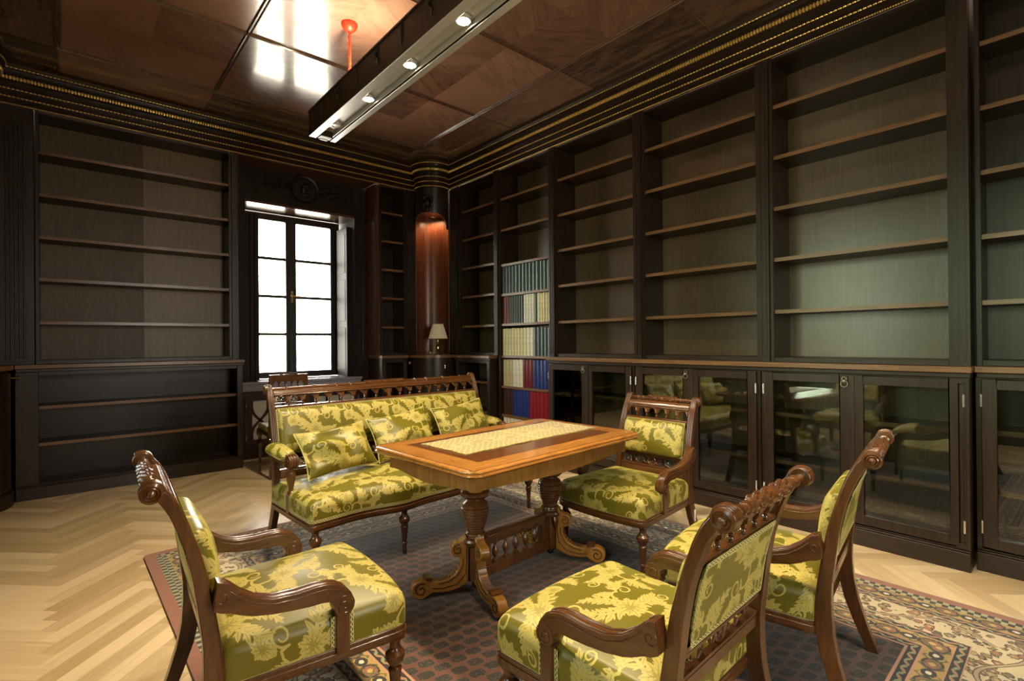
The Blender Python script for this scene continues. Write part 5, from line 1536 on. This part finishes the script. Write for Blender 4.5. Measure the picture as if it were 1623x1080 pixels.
mb = MB(); mb.add([(x, y, .010) for x, y in ci], [(0,1,2,3)], [(x, y) for x, y in ci]); build('rug_field', mb, M['rug_field'], t)

# ------------------------------------------------------------------ table lamp in the niche
lx, ly, lz = 3.532, 5.475, 1.098
t = thing('table_lamp', 'small brass table lamp with pleated cream shade in the corner niche', 'table lamp', (lx, ly, lz))
pr = [(.042,0),(.043,.006),(.036,.014),(.018,.022),(.010,.032),(.012,.045),(.020,.060),(.024,.085),(.020,.105),(.024,.112),(.020,.118),(.012,.135),(.010,.150),(.016,.156),(.008,.162),(.007,.19)]
build('lamp_base', MB().lathe(pr, (lx, ly, lz), 'z', 24), M['brass'], t, True)
mb = MB(); n = 96
V = []
for (r, z) in ((.121,.205),(.066,.385)):
    for k in range(n):
        a = 2*PI*k/n; q = r*(1+.018*(1 if k % 2 else -1)); V.append((lx+q*cos(a), ly+q*sin(a), lz+z))
mb.add(V, [(k, (k+1) % n, n+(k+1) % n, n+k) for k in range(n)])
mb.lathe([(.123,.203),(.124,.209),(.120,.211),(.119,.203)], (lx, ly, lz), 'z', 48); mb.lathe([(.067,.382),(.069,.388),(.065,.388),(.064,.382)], (lx, ly, lz), 'z', 32)
build('lamp_shade', mb, M['shade'], t, True, smooth=10)
cd = MB(); cd.tube([(lx-.035, ly+.01, lz+.008), (lx-.07, ly+.03, lz+.030), (lx-.085, ly+.005, lz+.008), (lx-.115, ly+.03, lz+.035), (lx-.12, ly+.05, lz+.01), (lx-.09, ly+.055, lz+.02), (lx-.13, ly+.045, lz+.045), (lx-.142, ly+.06, lz+.075), (lx-.128, ly+.07, lz+.105)], .0045, 7)
cd.tube([(lx-.05, ly+.02, lz+.02), (lx-.09, ly+.03, lz+.006), (lx-.13, ly+.065, lz+.008), (lx-.10, ly+.04, lz+.04), (lx-.06, ly+.02, lz+.012)], .004, 7)
build('lamp_cord', cd, M['brass'], t, True)

# ------------------------------------------------------------------ light beam and its cord
bxc, b0, b1, yA, yB = 1.508, 2.862, 3.055, 3.985, -.75
t = thing('light_beam', 'long dark suspended beam with a row of lit spotlights below the ceiling', 'ceiling lamp', (bxc, 1.6, b0))
endp = lambda z: yA-.0*z
for sg in (-1, 1):
    x0 = bxc+sg*.082; x1 = bxc+sg*.104
    prf = [(yB, b0), (yA, b0), (yA+.004, b0+.03), (yA-.012, b0+.055), (yA-.020, b0+.085), (yA-.006, b0+.115), (yA+.002, b0+.14), (yA-.012, b0+.158), (yA-.002, b0+.168), (yA+.012, b1-.008), (yA+.02, b1), (yB, b1)]
    mb = MB().prism(prf, lambda a, b, h: (h, a, b), min(x0, x1), max(x0, x1))
    mb.box(min(x0, x1)-(.006 if sg < 0 else 0), max(x0, x1)+(.006 if sg > 0 else 0), yB, yA-.01, b1-.016, b1-.002)
    sd = build('side_board', mb, M['dark_y'], t, True, bevel=.002)
    xf = bxc+sg*.105
    for k in range(9):
        y = 3.72-.30*k; zc = (b0+b1)/2+.01
        dp = MB()
        if k % 2 == 0:
            for (dz, r) in ((.055,.010),(.040,.014),(.022,.010),(.006,.012),(-.010,.009),(-.024,.010),(-.038,.007),(-.050,.006)): dp.ball((xf, y, zc+dz), r, 7, 5, (.7,1,.9))
        else:
            dp.tube([(xf, y-.02, zc+.05), (xf+sg*.006, y+.014, zc+.03), (xf+sg*.006, y+.006, zc), (xf+sg*.006, y-.020, zc-.018), (xf, y-.006, zc-.045)], [.004,.010,.008,.009,.003], 7)
            dp.tube([(xf, y+.02, zc+.05), (xf+sg*.005, y+.02, zc+.02), (xf, y+.03, zc+.005)], [.003,.007,.003], 6)
        build('carved_drop', dp, M['black_carve'], sd, True)
lo = MB().box(bxc-.104, bxc-.050, yB, yA-.01, b0-.006, b0).box(bxc+.062, bxc+.104, yB, yA-.01, b0-.006, b0)
build('lower_lip', lo, M['alu'], t, True, bevel=.002)
tr = MB().box(bxc-.082, bxc+.082, yB, yA-.10, b0+.035, b0+.040).box(bxc+.048, bxc+.054, yB, yA-.06, b0+.001, b0+.036).box(bxc-.050, bxc-.046, yB, yA-.06, b0+.001, b0+.036)
build('light_trough', tr, M['alu'], t, True)
eb = MB().box(bxc-.046, bxc+.048, yA-.10, yA-.03, b0-.012, b0+.030); build('end_block', eb, M['dark_y'], t, True, bevel=.003)
build('end_clip', MB().box(bxc-.030, bxc+.030, yA-.034, yA-.020, b0-.016, b0-.006), M['white_metal'], t, True)
xb = MB()
for y in (3.47, 2.0, .4): xb.box(bxc-.082, bxc+.082, y-.03, y+.03, b1-.030, b1-.010)
build('cross_brace', xb, M['dark_y'], t, True)
SP = [3.70, 3.16, 2.614, 2.08, 1.54, 1.0, .46, -.08]
for i, y in enumerate(SP):
    s = build('spotlight', MB().lathe([(.034,.034),(.040,.030),(.040,.012),(.034,.010),(.031,.022)], (bxc, y, b0), 'z', 24), M['alu'], t, True)
    build('lens', MB().lathe([(.030,.020),(.030,.016),(.02,.0145),(.0,.014)], (bxc, y, b0), 'z', 20), M['lampoff'] if i == 0 else M['lampglow'], s, True)
for y in (3.30, 1.9, .5):
    u = build('uplight', MB().lathe([(.032,0),(.036,.004),(.036,.020),(.030,.020),(.028,.012)], (bxc, y, b1-.010), 'z', 20).box(bxc-.081, bxc+.081, y-.02, y+.02, b1-.022, b1-.009), M['alu'], t, True)
    build('lens', MB().lathe([(.027,.013),(.027,.016),(.0,.017)], (bxc, y, b1-.010), 'z', 20), M['lampglow'], u, True)
t = thing('ceiling_rose', 'red silk ceiling rose with twisted red cord above the light beam', 'ceiling rose', (1.516, 3.47, CZ))
build('rose_cup', MB().lathe([(.055,0),(.056,-.010),(.050,-.030),(.034,-.050),(.012,-.060),(.008,-.068)], (1.516, 3.47, CZ), 'z', 24), M['red'], t, True)
cd = MB()
for ph in (0, PI):
    cd.tube([(1.516+.006*cos(ph+z*70), 3.47+.006*sin(ph+z*70), CZ-.06-z) for z in lin(0, CZ-.06-(b1-.012), 90)], .0068, 7)
build('twisted_cord', cd, M['red'], t, True)

# ------------------------------------------------------------------ daylight, lamps, camera
def spot(name, loc, e, size, blend, col, rad=.03, up=False):
    l = bpy.data.lights.new(name, 'SPOT'); l.energy = e; l.spot_size = math.radians(size); l.spot_blend = blend; l.color = col; l.shadow_soft_size = rad
    o = bpy.data.objects.new(name, l); COL.objects.link(o); o.location = loc
    if up: o.rotation_euler = (PI, 0, 0)
    return o
WARM = (1.0, .80, .52)
E_SPOT, E_NICHE = 50, 4.2
for y in SP[1:]: spot('spotlight_beam', (bxc, y, b0+.008), E_SPOT, 125, .7, WARM)
for y in (3.30, 1.9, .5): spot('uplight_beam', (bxc, y, b1+.015), 22, 150, .8, WARM, .03, True)
for mm in (False, True):
    x = 3.600 if not mm else mirx(3.600)
    spot('niche_light', (x, 5.655, 2.868), E_NICHE*(.25 if mm else 1), 160, .7, (1.0,.64,.34), .03)
def portal(loc, rot, sx, sy):
    l = bpy.data.lights.new('window_daylight', 'AREA'); l.shape = 'RECTANGLE'; l.size = sx; l.size_y = sy; l.cycles.is_portal = True
    o = bpy.data.objects.new('window_daylight', l); COL.objects.link(o); o.location = loc; o.rotation_euler = rot
portal((2.0575, 6.60, 1.82), (-PI/2, 0, 0), 1.25, 2.05)
portal(((nx0+nx1)/2, YN-.41, 1.825), (PI/2, 0, 0), nx1-nx0, 1.95)
for a, b in lw: portal((XLW-.41, (a+b)/2, (lz0+lz1)/2), (0, -PI/2, 0), lz1-lz0, b-a)
wd = bpy.data.worlds.new('garden daylight'); SC.world = wd; wd.use_nodes = True; nt = wd.node_tree; nt.nodes.clear()
out = N(nt, 'ShaderNodeOutputWorld'); bg = N(nt, 'ShaderNodeBackground'); nt.links.new(bg.outputs[0], out.inputs[0])
tc = N(nt, 'ShaderNodeTexCoord'); sp = N(nt, 'ShaderNodeSeparateXYZ'); nt.links.new(tc.outputs['Generated'], sp.inputs[0])
nz = N(nt, 'ShaderNodeTexNoise', i_Scale=7.0, i_Detail=5.0); nt.links.new(tc.outputs['Generated'], nz.inputs['Vector'])
fol = ramp(nt, nz.outputs['Fac'], [(.35,(.16,.22,.10)), (.5,(.52,.68,.38)), (.62,(1.0,1.14,.86))])
el = math_(nt, 'ADD', sp.outputs[2], math_(nt, 'MULTIPLY', math_(nt, 'SUBTRACT', nz.outputs['Fac'], .5), .35))
ft = N(nt, 'ShaderNodeMapRange', interpolation_type='SMOOTHSTEP'); ft.inputs[1].default_value = .22; ft.inputs[2].default_value = .42; nt.links.new(el, ft.inputs[0])
west = mixc(nt, ft.outputs[0], fol, (1.08, 1.14, 1.08))
gf = N(nt, 'ShaderNodeMapRange'); gf.inputs[1].default_value = -.12; gf.inputs[2].default_value = -.02; nt.links.new(sp.outputs[2], gf.inputs[0])
west = mixc(nt, gf.outputs[0], (.36,.38,.24), west)
north = mixc(nt, gf.outputs[0], (1.30,1.16,.92), (1.72,1.62,1.42))
az = N(nt, 'ShaderNodeMapRange', interpolation_type='SMOOTHSTEP'); az.inputs[1].default_value = -.75; az.inputs[2].default_value = -.55; nt.links.new(sp.outputs[0], az.inputs[0])
azf = az.outputs[0]
nt.links.new(mixc(nt, azf, west, north), bg.inputs[0])
bg.inputs[1].default_value = 6.5
cam = bpy.data.cameras.new('camera'); co = bpy.data.objects.new('camera', cam); COL.objects.link(co); SC.camera = co
yaw, pit, rol, fpx = math.radians(41.11898478), math.radians(.17474994), math.radians(-.48172539), 804.2483675739278
fw = Vector((sin(yaw)*cos(pit), cos(yaw)*cos(pit), sin(pit))); rt = Vector((cos(yaw), -sin(yaw), 0)); up = rt.cross(fw)
r2 = rt*cos(rol)+up*sin(rol); u2 = -rt*sin(rol)+up*cos(rol)
co.matrix_world = Matrix(((r2.x, u2.x, -fw.x, 0), (r2.y, u2.y, -fw.y, 0), (r2.z, u2.z, -fw.z, 1.25), (0,0,0,1)))
cam.sensor_width = 36; cam.sensor_fit = 'HORIZONTAL'; cam.lens = 36*fpx/1623; cam.clip_start = .02
vs = SC.view_settings; vs.view_transform = 'Standard'; vs.look = 'None'; vs.gamma = 1; vs.use_curve_mapping = False; vs.exposure = 1.25
cy = SC.cycles
cy.use_denoising = True; cy.max_bounces = 8; cy.diffuse_bounces = 4; cy.glossy_bounces = 4; cy.transparent_max_bounces = 12; cy.sample_clamp_indirect = 6.0; cy.caustics_reflective = False; cy.caustics_refractive = False
